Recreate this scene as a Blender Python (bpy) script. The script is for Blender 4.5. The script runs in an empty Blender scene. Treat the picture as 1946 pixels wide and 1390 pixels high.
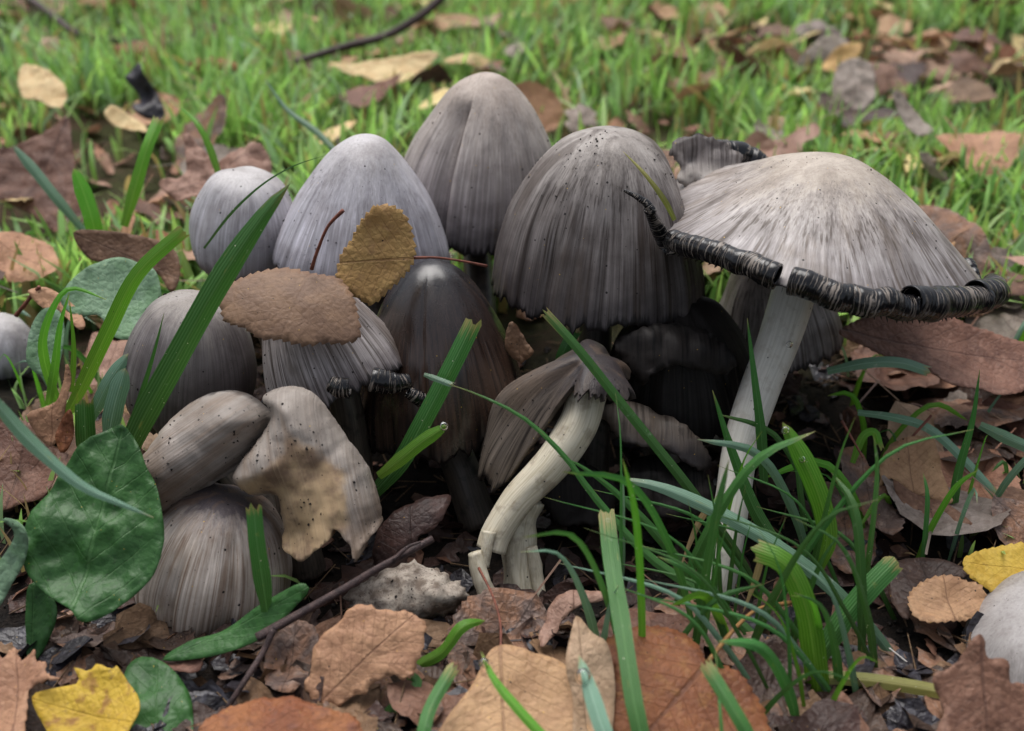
import bpy, math, random
import numpy as np
from mathutils import Vector
from mathutils.geometry import delaunay_2d_cdt

# ------------------------------------------------------------------ camera, world, sun, exposure
SC = bpy.context.scene
COL = SC.collection
PITCH, HFOV, CAMH = math.radians(30.0), math.radians(50.0), 20.0      # lengths in this script are centimetres
FPX = 973.0 / math.tan(HFOV / 2)
cam_d = bpy.data.cameras.new('camera'); cam = bpy.data.objects.new('camera', cam_d); COL.objects.link(cam)
cam.location = (0, 0, CAMH * .01); cam.rotation_euler = (math.radians(90) - PITCH, 0, 0)
cam_d.sensor_width = 36; cam_d.angle = HFOV; cam_d.clip_start = .005; cam_d.clip_end = 200
cam_d.dof.use_dof = True; cam_d.dof.focus_distance = .305; cam_d.dof.aperture_fstop = 12.5
SC.camera = cam
world = bpy.data.worlds.new('World'); SC.world = world; world.use_nodes = True
wn, wl = world.node_tree.nodes, world.node_tree.links
SUN_EL, SUN_AZ = math.radians(68), math.radians(-20)                   # azimuth from +Y towards +X
sky = wn.new('ShaderNodeTexSky'); sky.sky_type = 'NISHITA'; sky.sun_disc = False
sky.sun_elevation = SUN_EL; sky.sun_rotation = SUN_AZ
sky.air_density = 1.0; sky.dust_density = 6.0; sky.ozone_density = 1.0
hsv = wn.new('ShaderNodeHueSaturation'); hsv.inputs['Saturation'].default_value = .45   # an even overcast sky
wl.new(sky.outputs[0], hsv.inputs['Color']); wl.new(hsv.outputs[0], wn['Background'].inputs[0])
wn['Background'].inputs[1].default_value = .10
sun_d = bpy.data.lights.new('sun', 'SUN'); sun = bpy.data.objects.new('sun', sun_d); COL.objects.link(sun)
sun_d.energy = 1.35; sun_d.angle = math.radians(50); sun_d.color = (1, .99, .98)
sdir = Vector((math.sin(SUN_AZ) * math.cos(SUN_EL), math.cos(SUN_AZ) * math.cos(SUN_EL), math.sin(SUN_EL)))
sun.rotation_euler = sdir.to_track_quat('Z', 'Y').to_euler(); sun.location = sdir * 3
vs = SC.view_settings
vs.view_transform = 'Standard'; vs.look = 'None'; vs.gamma = 1; vs.exposure = 0.68; vs.use_curve_mapping = False
SC.render.engine = 'CYCLES'
SC.cycles.use_denoising = True; SC.cycles.max_bounces = 8; SC.cycles.diffuse_bounces = 4
SC.cycles.transparent_max_bounces = 6; SC.cycles.transmission_bounces = 6; SC.cycles.glossy_bounces = 3

# ------------------------------------------------------------------ helpers: pixels to places, noise, meshes
rng = np.random.default_rng(7); R = random.Random(11)
CAM = np.array([0, 0, CAMH]); FWD = np.array([0, math.cos(PITCH), -math.sin(PITCH)]); UPV = np.array([0, math.sin(PITCH), math.cos(PITCH)])
def ray(px, py): return (px - 973) / FPX * np.array([1., 0, 0]) + FWD - (py - 695) / FPX * UPV
def W(px, py, Y):
    d = ray(px, py); return CAM + d * (Y / d[1])
def G(px, py, z=0.):
    d = ray(px, py); return CAM + d * ((z - CAMH) / d[2])
def px2cm(p, n): return n * float(np.dot(p - CAM, FWD)) / FPX
def nrm(v):
    v = np.asarray(v, float); return v / (np.linalg.norm(v, axis=-1, keepdims=True) + 1e-12)
def _h(i, s):
    n = (i[..., 0] * 374761393 + i[..., 1] * 668265263 + i[..., 2] * 2147483647 + s * 974711) & 0xffffffff
    n = ((n ^ (n >> 13)) * 1274126177) & 0xffffffff
    return ((n ^ (n >> 16)) & 0xffff) / 65535.0 * 2 - 1
def vn(p, seed=0):                                                     # smooth value noise in -1..1
    p = np.asarray(p, float); i = np.floor(p).astype(np.int64); f = p - i; f = f * f * (3 - 2 * f); o = 0
    for a in (0, 1):
        for b in (0, 1):
            for c in (0, 1):
                w = (f[..., 0] if a else 1 - f[..., 0]) * (f[..., 1] if b else 1 - f[..., 1]) * (f[..., 2] if c else 1 - f[..., 2])
                o = o + w * _h(i + np.array([a, b, c]), seed)
    return o
def v1(x, seed=0):
    x = np.asarray(x, float); return vn(np.stack([x, x * 0 + .37 + seed, x * 0 + .71], -1), seed)
def sm(a, b, x): t = np.clip((x - a) / (b - a), 0, 1); return t * t * (3 - 2 * t)
def cr(pts, n, closed=False):                                          # Catmull-Rom resample, even parameter
    p = np.asarray(pts, float); m = len(p)
    if closed: q = np.concatenate([p[-1:], p, p[:2]]); k = m
    else: q = np.concatenate([2 * p[:1] - p[1:2], p, 2 * p[-1:] - p[-2:-1]]); k = m - 1
    u = np.linspace(0, k, n, endpoint=not closed); i = np.clip(u.astype(int), 0, k - 1); t = (u - i)[:, None]
    a, b, c, d = q[i], q[i + 1], q[i + 2], q[i + 3]
    return .5 * (2 * b + (c - a) * t + (2 * a - 5 * b + 4 * c - d) * t * t + (3 * b - a - 3 * c + d) * t ** 3)
def even(p, n):
    d = np.concatenate([[0], np.cumsum(np.linalg.norm(np.diff(p, axis=0), axis=1))]); u = np.linspace(0, d[-1], n)
    return np.stack([np.interp(u, d, p[:, k]) for k in range(p.shape[1])], -1)
def ground_z(x, y):
    x, y = np.asarray(x, float), np.asarray(y, float)
    near = np.exp(-((np.hypot(x, y - 30)) / 120) ** 2)
    z = -1.3 * np.exp(-((x - 1) / 9.5) ** 2 - ((y - 26) / 5.0) ** 2)
    z = z + near * (.35 * vn(np.stack([x * .22, y * .22, x * 0], -1), 3) + .16 * vn(np.stack([x * .9, y * .9, x * 0], -1), 4))
    return z - .2
def tag(o, label, cat=None, group=None, kind=None):
    if label: o['label'] = label
    if cat: o['category'] = cat
    if group: o['group'] = group
    if kind: o['kind'] = kind
    return o
def empty(name, loc, label, cat, group=None):
    o = bpy.data.objects.new(name, None); COL.objects.link(o); o.location = Vector(loc) * .01; o.empty_display_size = .005
    return tag(o, label, cat, group)
def obj(name, V, F, mats, parent=None, origin=None, attrs=None, smooth=True, fmat=None, solid=0):
    V = np.asarray(V, float)
    org = np.array(parent.location) * 100 if parent is not None else (np.asarray(origin, float) if origin is not None else V.mean(0))
    if parent is not None and parent.parent is not None: org = org + np.array(parent.parent.location) * 100
    me = bpy.data.meshes.new(name); F = [tuple(int(i) for i in f) for f in F] if isinstance(F, list) else F
    L = (V - org) * .01
    if isinstance(F, np.ndarray):
        k = F.shape[1]; n = len(F)
        me.vertices.add(len(L)); me.vertices.foreach_set('co', L.ravel()); me.loops.add(n * k); me.polygons.add(n)
        me.loops.foreach_set('vertex_index', F.astype(np.int32).ravel()); me.polygons.foreach_set('loop_start', np.arange(n, dtype=np.int32) * k)
        me.update(calc_edges=True)
    else: me.from_pydata(L.tolist(), [], F)
    for m in (mats if isinstance(mats, (list, tuple)) else [mats]): me.materials.append(m)
    if smooth: me.polygons.foreach_set('use_smooth', np.ones(len(me.polygons), bool))
    if fmat is not None: me.polygons.foreach_set('material_index', np.asarray(fmat, np.int32))
    for k, a in (attrs or {}).items():
        a = np.asarray(a, float)
        if a.ndim == 1: me.attributes.new(k, 'FLOAT', 'POINT').data.foreach_set('value', a)
        else: me.attributes.new(k, 'FLOAT_VECTOR', 'POINT').data.foreach_set('vector', a.ravel())
    me.update()
    o = bpy.data.objects.new(name, me); COL.objects.link(o)
    if parent is not None: o.parent = parent
    else: o.location = Vector(org) * .01
    if solid:
        s = o.modifiers.new('thickness', 'SOLIDIFY'); s.thickness = solid * .01; s.offset = 0
    return o
def grid_faces(nr, nc, wrap=False, base=0, flip=False):
    i, j = np.meshgrid(np.arange(nr - 1), np.arange(nc if wrap else nc - 1), indexing='ij')
    a = base + i * nc + j; b = base + i * nc + (j + 1) % nc; c = base + (i + 1) * nc + (j + 1) % nc; d = base + (i + 1) * nc + j
    f = np.stack([a, d, c, b] if flip else [a, b, c, d], -1).reshape(-1, 4); return f

# ------------------------------------------------------------------ materials
def lin(r, g, b, k=1.0):
    f = lambda c: (c / 255 / 12.92) if c <= 10 else ((c / 255 + .055) / 1.055) ** 2.4
    return (min(1, f(r) * k), min(1, f(g) * k), min(1, f(b) * k), 1)
class M:
    def __init__(s, name):
        s.m = bpy.data.materials.new(name); s.m.use_nodes = True; s.t = s.m.node_tree; s.n = s.t.nodes
        s.b = s.n['Principled BSDF']; s.out = s.n['Material Output']
    def new(s, ty, **k):
        n = s.n.new(ty)
        for a, b in k.items(): setattr(n, a, b)
        return n
    def put(s, sock, v):
        if isinstance(v, bpy.types.NodeSocket): s.t.links.new(v, sock)
        elif v is not None: sock.default_value = v
    def attr(s, name, out='Vector'):
        n = s.new('ShaderNodeAttribute', attribute_name=name); return n.outputs[out]
    def cm(s):                                                         # object coordinates in centimetres
        return s.vmul(s.new('ShaderNodeTexCoord').outputs['Object'], (100, 100, 100))
    def vmul(s, v, k):
        n = s.new('ShaderNodeVectorMath', operation='MULTIPLY'); s.put(n.inputs[0], v); n.inputs[1].default_value = k; return n.outputs[0]
    def vadd(s, v, k):
        n = s.new('ShaderNodeVectorMath', operation='ADD'); s.put(n.inputs[0], v); s.put(n.inputs[1], k); return n.outputs[0]
    def sep(s, v):
        n = s.new('ShaderNodeSeparateXYZ'); s.put(n.inputs[0], v); return n.outputs
    def comb(s, x, y, z):
        n = s.new('ShaderNodeCombineXYZ'); s.put(n.inputs[0], x); s.put(n.inputs[1], y); s.put(n.inputs[2], z); return n.outputs[0]
    def noise(s, v, scale, detail=4, rough=.55, dist=0):
        n = s.new('ShaderNodeTexNoise'); s.put(n.inputs['Vector'], v)
        n.inputs['Scale'].default_value = scale; n.inputs['Detail'].default_value = detail; n.inputs['Roughness'].default_value = rough; n.inputs['Distortion'].default_value = dist
        return n.outputs[0]
    def vor(s, v, scale, feature='F1'):
        n = s.new('ShaderNodeTexVoronoi', feature=feature); s.put(n.inputs['Vector'], v); n.inputs['Scale'].default_value = scale
        return n.outputs
    def ramp(s, f, stops, interp='LINEAR'):
        n = s.new('ShaderNodeValToRGB'); s.put(n.inputs[0], f); e = n.color_ramp.elements; n.color_ramp.interpolation = interp
        while len(e) < len(stops): e.new(.5)
        for i, (p, c) in enumerate(stops): e[i].position = p; e[i].color = c if isinstance(c, tuple) else (c, c, c, 1)
        return n.outputs[0]
    def mix(s, f, a, b, mode='MIX'):
        n = s.new('ShaderNodeMix', data_type='RGBA', blend_type=mode); s.put(n.inputs[0], f); s.put(n.inputs[6], a); s.put(n.inputs[7], b); return n.outputs[2]
    def math(s, op, a, b=None, c=None, clamp=False):
        n = s.new('ShaderNodeMath', operation=op, use_clamp=clamp); s.put(n.inputs[0], a); s.put(n.inputs[1], b); s.put(n.inputs[2], c); return n.outputs[0]
    def step(s, x, a, b):                                              # 0 at a, 1 at b
        n = s.new('ShaderNodeMapRange', interpolation_type='SMOOTHSTEP'); s.put(n.inputs[0], x); n.inputs[1].default_value = a; n.inputs[2].default_value = b; return n.outputs[0]
    def bump(s, h, strength, dist, normal=None):
        n = s.new('ShaderNodeBump'); s.put(n.inputs['Height'], h); n.inputs['Strength'].default_value = strength; n.inputs['Distance'].default_value = dist * .01
        if normal is not None: s.put(n.inputs['Normal'], normal)
        return n.outputs[0]
    def set(s, **k):
        for a, v in k.items(): s.put(s.b.inputs[a.replace('_', ' ')], v)
        return s.m
    def specks(s, cm, col, scale, size, colour, share=.5):             # grains stuck on the surface
        v = s.vor(cm, scale); pick = s.step(s.sep(v['Color'])[0], share, share + .02)
        d = s.math('SUBTRACT', v['Distance'], s.math('MULTIPLY', s.sep(v['Color'])[1], size * .6))
        return s.mix(s.math('MULTIPLY', s.step(d, size, size * .55), pick), col, colour)
GOLD = lin(215, 175, 70); SOIL = lin(26, 22, 22)
def cap_mat(name, apex, mid, low, edge, streak, amt=.5, rough=.5, dirt=.3, gloss=.3, blot=None, blot_amt=.0, fib=1.0, ink=.8, bk=.36, torn=False):
    s = M(name); cc = s.attr('cc'); cm = s.cm(); x, y, v = s.sep(cc)
    n1 = s.noise(s.vmul(cc, (8, 8, .8)), 1, 5, .6, .2); n2 = s.noise(s.vmul(cc, (40, 40, .8)), 1, 2, .5); n3 = s.noise(cm, .9, 5, .6)
    nf = s.noise(cm, 22, 3, .6)
    vv = s.math('ADD', v, s.math('MULTIPLY', s.math('SUBTRACT', n1, .5), .45))
    vv = s.math('ADD', vv, s.math('MULTIPLY', s.math('SUBTRACT', n3, .5), .3))
    c = s.ramp(vv, [(0, apex), (.22, apex), (.5, mid), (.82, low), (1, edge)])
    zone = s.step(s.math('ADD', v, s.math('MULTIPLY', s.math('SUBTRACT', n3, .5), .5)), .12, .62)
    c = s.mix(s.math('MULTIPLY', s.math('MULTIPLY', s.step(n1, .48, .68), amt), zone), c, streak)
    c = s.mix(s.math('MULTIPLY', s.math('MULTIPLY', s.step(n2, .50, .68), min(1, amt * 1.1)), zone), c, streak)
    pale = s.mix(1, c, (1.5, 1.5, 1.53, 1), 'MULTIPLY')
    c = s.mix(s.math('MULTIPLY', s.math('MULTIPLY', s.step(n2, .44, .3), .65), zone), c, pale)
    if blot: c = s.mix(s.math('MULTIPLY', s.step(s.noise(s.vmul(cc, (2.2, 2.2, 1.1)), 1, 4, .6, .6), .5, .64), blot_amt), c, blot)
    c = s.mix(s.math('MULTIPLY', s.step(nf, .5, .75), .3), c, s.mix(1, c, (.7, .69, .69, 1), 'MULTIPLY'))
    nm = s.noise(s.vmul(cc, (17, 17, 1.6)), 1, 4, .6, .4); c = s.mix(s.step(n3, .36, .66), s.mix(1, c, (1.12, 1.12, 1.13, 1), 'MULTIPLY'), s.mix(1, c, (.84, .82, .81, 1), 'MULTIPLY'))
    c = s.mix(s.step(nm, .36, .70), s.mix(1, c, (1.08, 1.08, 1.08, 1), 'MULTIPLY'), s.mix(1, c, (.88, .87, .87, 1), 'MULTIPLY'))
    nx = s.noise(s.vmul(cc, (88, 88, 1.4)), 1, 2, .5); c = s.mix(s.math('MULTIPLY', s.step(nx, .45, .7), s.math('ADD', .1, s.math('MULTIPLY', zone, .38))), c, s.mix(1, c, (.55, .54, .54, 1), 'MULTIPLY'))
    pit = s.vor(s.vadd(cm, s.vmul(s.comb(nm, nf, n2), (.3, .3, .3))), 11)['Distance']
    c = s.mix(s.math('MULTIPLY', s.math('MULTIPLY', s.step(pit, .34, .14), s.math('MULTIPLY', s.step(n3, .45, .6), s.step(v, .7, .3))), .22), c, s.mix(1, c, (.42, .4, .4, 1), 'MULTIPLY'))
    dm = s.math('MULTIPLY', s.step(s.noise(cm, 1.3, 6, .7), .6, .74), s.step(nf, .45, .6))
    c = s.mix(s.math('MULTIPLY', dm, dirt), c, SOIL)
    c = s.specks(cm, c, 3.4, .09, SOIL, .62); c = s.specks(cm, c, 9, .09, SOIL, .68); c = s.specks(cm, c, 4.6, .055, GOLD, .8)
    c = s.mix(s.math('MULTIPLY', s.step(s.math('ADD', v, s.math('MULTIPLY', s.math('SUBTRACT', n2, .5), .10)), .955, .985), ink), c, lin(17, 16, 18))
    if torn:
        fl = s.attr('fl', 'Fac'); tc = s.mix(s.step(n3, .38, .62), lin(178, 152, 118), lin(120, 98, 80)); tc = s.mix(s.math('MULTIPLY', s.step(n2, .55, .75), .3), tc, lin(196, 178, 144))
        tc = s.specks(cm, tc, 5, .1, SOIL, .6); c = s.mix(fl, c, tc)
    h = s.math('ADD', s.math('MULTIPLY', n1, .25 * fib), s.math('ADD', s.math('MULTIPLY', n2, .8 * fib), s.math('ADD', s.math('MULTIPLY', nf, .18), s.math('ADD', s.math('MULTIPLY', nm, .5), s.math('MULTIPLY', nx, .25)))))
    b = s.bump(h, bk, .045)
    return s.set(Base_Color=c, Roughness=s.math('ADD', rough, s.math('MULTIPLY', s.math('SUBTRACT', n3, .5), .25)), Normal=b, Specular_IOR_Level=gloss)
def plain(name, c1, c2, rough=.6, scale=2., bump=.4, c3=None, spec=.3, dist=.05):
    s = M(name); cm = s.cm(); n = s.noise(cm, scale, 6, .65); n2 = s.noise(cm, scale * 7, 4, .6)
    c = s.mix(s.step(n, .38, .62), c1, c2)
    if c3: c = s.mix(s.step(n2, .55, .7), c, c3)
    return s.set(Base_Color=c, Roughness=rough, Normal=s.bump(s.math('ADD', n, s.math('MULTIPLY', n2, .5)), bump, dist), Specular_IOR_Level=spec)
def gill_mat(name, a, b):
    s = M(name); cc = s.attr('cc'); n = s.noise(s.vmul(cc, (30, 30, .6)), 1, 3, .6)
    return s.set(Base_Color=s.mix(s.step(n, .4, .6), a, b), Roughness=.5, Normal=s.bump(n, .8, .1))
def scroll_mat(name):                                                  # rolled rim: grey gill edges with black ink between
    s = M(name); st = s.attr('st', 'Fac'); ph = s.attr('ph', 'Fac'); cm = s.cm()
    w = s.math('ADD', st, s.math('MULTIPLY', s.noise(cm, 2.5, 3), .12))
    a = s.noise(s.comb(s.math('MULTIPLY', w, 21), s.math('MULTIPLY', ph, .25), 0), 1, 2, .7)
    big = s.noise(s.comb(s.math('MULTIPLY', w, 2.2), s.math('MULTIPLY', ph, .6), 3.), 1, 3, .6)
    ink = s.math('ADD', a, s.math('MULTIPLY', s.math('SUBTRACT', big, .5), .45))
    ink = s.math('ADD', ink, s.math('MULTIPLY', s.step(ph, .7, 2.2), .10))
    f = s.step(ink, .41, .47)
    c = s.mix(f, s.mix(s.noise(cm, 3), lin(140, 130, 120), lin(104, 95, 88)), lin(15, 15, 18))
    return s.set(Base_Color=c, Roughness=s.mix(f, (.5,) * 4, (.16,) * 4), Normal=s.bump(s.math('SUBTRACT', 1, f), .8, .05), Specular_IOR_Level=.5)
def blade_mat(name, base, tip, pale, transl=.28, rough=.42, wear=.15, dry=0.):
    s = M(name); lt = s.attr('lt'); a, t, r = s.sep(lt); cm = s.cm()
    veins = s.math('SINE', s.math('MULTIPLY', t, 26.)); n = s.noise(s.vmul(lt, (5, 9, 3)), 1, 4, .6)
    c = s.mix(s.step(a, .0, .75), base, tip)
    c = s.mix(s.math('MULTIPLY', s.step(veins, .2, 1), .35), c, pale)
    c = s.mix(s.step(s.math('ABSOLUTE', t), .10, .02), c, s.mix(.5, c, pale))
    c = s.mix(s.math('MULTIPLY', s.step(n, .5, .8), .6), c, s.mix(1, c, (.55, .6, .5, 1), 'MULTIPLY'))
    c = s.mix(s.math('MULTIPLY', s.step(s.math('ADD', a, s.math('MULTIPLY', s.math('SUBTRACT', n, .5), .35)), .93, 1.02), .8), c, lin(170, 150, 96))
    c = s.mix(s.math('MULTIPLY', s.step(s.noise(s.vmul(lt, (11, 2, 3)), 1, 3, .6), .64, .74), .55), c, lin(160, 158, 84))
    hv = s.new('ShaderNodeHueSaturation'); s.put(hv.inputs['Color'], c); s.put(hv.inputs['Value'], s.math('ADD', .75, s.math('MULTIPLY', r, .5)))
    s.put(hv.inputs['Hue'], s.math('ADD', .488, s.math('MULTIPLY', r, .022))); c = hv.outputs[0]
    if dry: c = s.mix(s.math('MULTIPLY', s.step(s.math('FRACT', s.math('MULTIPLY', r, 7.9)), .72, .74), .6), c, lin(150, 184, 150)); c = s.mix(s.math('MULTIPLY', s.step(s.math('FRACT', s.math('MULTIPLY', r, 5.3)), .7, .72), .6), c, lin(70, 120, 44))
    if dry: c = s.mix(s.step(s.math('FRACT', s.math('MULTIPLY', r, 13.7)), 1 - dry, 1 - dry + .02), c, lin(176, 150, 112))
    c = s.mix(s.math('MULTIPLY', s.step(s.noise(cm, 2.2, 5, .7), .62, .74), wear), c, lin(196, 205, 190))
    c = s.specks(cm, c, 6, .07, lin(226, 226, 200), .72); c = s.specks(cm, c, 7, .07, lin(30, 34, 22), .75)
    h = s.math('ADD', s.math('MULTIPLY', veins, .5), n)
    s.set(Base_Color=c, Roughness=rough, Normal=s.bump(h, .35, .03), Specular_IOR_Level=.45)
    tr = s.new('ShaderNodeBsdfTranslucent'); s.put(tr.inputs[0], s.mix(1, c, (1.08, 1.2, .78, 1), 'MULTIPLY'))
    mx = s.new('ShaderNodeMixShader'); mx.inputs[0].default_value = transl
    s.t.links.new(s.b.outputs[0], mx.inputs[1]); s.t.links.new(tr.outputs[0], mx.inputs[2]); s.t.links.new(mx.outputs[0], s.out.inputs[0])
    return s.m
def leaf_mat(name, c1, c2, c3, vein, spot=(.03, .025, .02, 1), spots=.35, nv=8, rough=.55, vein_amt=.55, transl=.15, vary=0., gold=True, crinkle=1., spec=.3, pool=.5, vb=.6):
    s = M(name); lt = s.attr('lt'); a, t, r = s.sep(lt); cm = s.vmul(s.attr('rest'), (1, 1, 1))
    at = s.math('ABSOLUTE', t); n = s.noise(cm, .7, 6, .65, .3); n2 = s.noise(cm, 9, 4, .65); n3 = s.noise(cm, 2.3, 5, .6)
    c = s.mix(s.step(n, .40, .60), c1, c2); c = s.mix(s.math('MULTIPLY', s.step(n3, .5, .66), pool), c, c3)
    c = s.mix(s.math('MULTIPLY', s.step(n2, .45, .7), .45), c, s.mix(1, c, (.62, .6, .58, 1), 'MULTIPLY'))
    wob = s.math('MULTIPLY', s.math('SUBTRACT', s.noise(cm, 1.1, 3), .5), .05)
    fr = s.math('FRACT', s.math('MULTIPLY', s.math('SUBTRACT', s.math('ADD', a, wob), s.math('MULTIPLY', at, .42)), nv))
    d = s.math('ABSOLUTE', s.math('SUBTRACT', fr, .5))
    lat = s.math('MULTIPLY', s.step(d, .045, .01), s.step(at, 1.0, .5))
    mid = s.step(s.math('ADD', at, s.math('MULTIPLY', a, .012)), .035, .015); vn_ = s.math('MAXIMUM', mid, s.math('MULTIPLY', lat, .7))
    net = s.vor(cm, 4.5, 'DISTANCE_TO_EDGE')['Distance']; netl = s.step(net, .05, .0)
    c = s.mix(s.math('MULTIPLY', s.math('MAXIMUM', vn_, s.math('MULTIPLY', netl, .25)), vein_amt), c, vein)
    c = s.mix(s.math('MULTIPLY', s.step(s.noise(cm, 3.1, 5, .7), .60, .68), spots), c, spot)
    c = s.specks(cm, c, 5, .085, spot, .6)
    if gold: c = s.specks(cm, c, 6.5, .06, GOLD, .72)
    if vary:
        oi = s.new('ShaderNodeObjectInfo').outputs['Random']; hv = s.new('ShaderNodeHueSaturation'); s.put(hv.inputs['Color'], c)
        s.put(hv.inputs['Value'], s.math('ADD', 1 - vary, s.math('MULTIPLY', oi, 2 * vary)))
        s.put(hv.inputs['Hue'], s.math('ADD', .485, s.math('MULTIPLY', s.math('FRACT', s.math('MULTIPLY', oi, 7.3)), .03))); c = hv.outputs[0]
    h = s.math('ADD', s.math('MULTIPLY', vn_, -vb), s.math('ADD', s.math('MULTIPLY', n2, .9 * crinkle), s.math('MULTIPLY', net, 1.6 * crinkle)))
    s.set(Base_Color=c, Roughness=rough, Normal=s.bump(h, .6, .05), Specular_IOR_Level=spec)
    tr = s.new('ShaderNodeBsdfTranslucent'); s.put(tr.inputs[0], c)
    mx = s.new('ShaderNodeMixShader'); mx.inputs[0].default_value = transl
    s.t.links.new(s.b.outputs[0], mx.inputs[1]); s.t.links.new(tr.outputs[0], mx.inputs[2]); s.t.links.new(mx.outputs[0], s.out.inputs[0])
    return s.m

K = {}
K['F'] = cap_mat('cap_silver', lin(178, 175, 176), lin(180, 178, 184), lin(172, 170, 178), lin(120, 118, 126), lin(120, 116, 120), .4, .5, .25, ink=.3)
K['E'] = cap_mat('cap_silver_small', lin(176, 173, 172), lin(176, 174, 178), lin(170, 168, 174), lin(100, 98, 108), lin(124, 118, 120), .35, .5, .4, ink=.2)
K['G'] = cap_mat('cap_taupe', lin(168, 156, 146), lin(168, 160, 154), lin(148, 142, 142), lin(104, 102, 106), lin(104, 97, 93), .4, .55, .2)
K['I'] = cap_mat('cap_dark_grey', lin(152, 146, 140), lin(122, 116, 113), lin(92, 86, 84), lin(72, 68, 70), lin(58, 50, 46), .8, .5, .4, blot=lin(78, 68, 62), blot_amt=.75)
K['J'] = cap_mat('cap_open', lin(168, 158, 146), lin(166, 160, 156), lin(148, 143, 142), lin(116, 112, 112), lin(92, 82, 75), .8, .5, .3, blot=lin(140, 128, 116), blot_amt=.4, fib=1.2)
K['H'] = cap_mat('cap_wet_brown', lin(28, 25, 27), lin(56, 43, 37), lin(76, 57, 46), lin(50, 41, 37), lin(20, 16, 16), .6, .27, .05, gloss=.7, blot=lin(14, 13, 16), blot_amt=.85, bk=.25)
K['C'] = cap_mat('cap_egg_grey', lin(150, 144, 138), lin(116, 110, 110), lin(92, 86, 86), lin(86, 78, 74), lin(70, 63, 61), .25, .5, .5, ink=0)
K['B'] = cap_mat('cap_split', lin(144, 136, 128), lin(150, 142, 134), lin(134, 121, 110), lin(112, 96, 80), lin(112, 96, 80), .3, .5, .6, ink=0, blot=lin(126, 106, 88), blot_amt=.5)
K['T'] = cap_mat('cap_split_torn', lin(144, 136, 128), lin(150, 142, 134), lin(134, 121, 110), lin(112, 96, 80), lin(112, 96, 80), .3, .5, .6, ink=0, blot=lin(126, 106, 88), blot_amt=.5, torn=True)
K['A'] = cap_mat('cap_ribbed', lin(84, 77, 80), lin(196, 186, 176), lin(194, 182, 168), lin(160, 144, 124), lin(122, 96, 76), .65, .5, .3, ink=0, blot=lin(128, 104, 84), blot_amt=.55)
K['D'] = cap_mat('cap_torn', lin(100, 90, 82), lin(146, 138, 134), lin(160, 154, 152), lin(110, 104, 106), lin(74, 64, 58), .75, .45, .3, blot=lin(84, 72, 62), blot_amt=.6)
K['N'] = cap_mat('cap_black', lin(34, 30, 29), lin(40, 36, 34), lin(32, 29, 28), lin(16, 15, 16), lin(12, 11, 11), .8, .6, .2, gloss=.2)
K['M'] = cap_mat('cap_bent', lin(50, 45, 46), lin(96, 86, 77), lin(120, 110, 100), lin(140, 128, 114), lin(52, 44, 40), .7, .5, .6, blot=lin(92, 76, 62), blot_amt=.5)
K['P'] = cap_mat('cap_pale', lin(164, 160, 158), lin(162, 158, 156), lin(156, 152, 150), lin(150, 146, 146), lin(130, 126, 126), .25, .5, .1, ink=0)
INNER = gill_mat('gill_underside', lin(30, 27, 27), lin(58, 52, 50)); INNER2 = gill_mat('gill_underside_grey', lin(88, 80, 73), lin(60, 53, 49))
SCROLL = scroll_mat('rolled_gills')
SCROLL_D = plain('torn_edge', lin(70, 66, 70), lin(30, 28, 30), .4, 6)
STEM = plain('stem_white', lin(226, 220, 206), lin(206, 200, 186), .55, 1.2, .25, lin(190, 184, 168), dist=.03)
STEM_B = None
def stem_mat(name, a, b, d, dirt):
    s = M(name); lt = s.attr('lt'); cm = s.cm(); n = s.noise(s.vmul(lt, (.8, 26, 1)), 1, 3, .55); n2 = s.noise(cm, 2, 5, .65); n3 = s.noise(cm, 18, 3)
    c = s.mix(s.step(n, .4, .65), a, b); c = s.mix(s.math('MULTIPLY', s.step(n2, .5, .66), dirt), c, d)
    c = s.specks(cm, c, 4, .1, SOIL, .7)
    return s.set(Base_Color=c, Roughness=.45, Normal=s.bump(s.math('ADD', n, s.math('MULTIPLY', n3, .3)), .18, .03), Subsurface_Weight=.12, Subsurface_Radius=(.004, .003, .002))
STEM_F = stem_mat('stem_fibrous', lin(208, 200, 180), lin(184, 174, 150), lin(124, 108, 90), .5)
STEM_J = stem_mat('stem_pale', lin(222, 218, 208), lin(206, 202, 190), lin(168, 158, 142), .4)
STEM_D = stem_mat('stem_dirty_shaded', lin(86, 78, 70), lin(62, 55, 49), lin(34, 29, 26), .8)  # grey dirty stems, colour darkened further to carry the shade beneath the caps
FLESH = stem_mat('torn_flesh', lin(176, 150, 116), lin(146, 120, 94), lin(112, 90, 72), .75)
CRUMB = plain('soil_crumb', lin(24, 21, 20), lin(40, 34, 30), .8, 6, .5)
BG = {
 'bright': blade_mat('blade_bright', lin(96, 138, 46), lin(92, 160, 42), lin(150, 196, 90), .35),
 'dark': blade_mat('blade_dark', lin(58, 96, 44), lin(62, 118, 52), lin(110, 156, 96), .25, wear=.35),
 'blue': blade_mat('blade_blue', lin(92, 128, 96), lin(112, 150, 126), lin(160, 192, 170), .2, .36, wear=.4),
 'olive': blade_mat('blade_olive', lin(104, 110, 56), lin(132, 128, 66), lin(170, 160, 104), .2),
 'dry': blade_mat('blade_dry', lin(150, 128, 80), lin(176, 150, 108), lin(206, 190, 150), .2),
 'lawn': blade_mat('blade_lawn', lin(128, 140, 90), lin(166, 206, 116), lin(210, 230, 182), .45, .28, wear=.3, dry=.12)}
WATER = M('water'); WATER = WATER.set(Base_Color=(1, 1, 1, 1), Roughness=.0, Transmission_Weight=1., IOR=1.33)
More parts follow.
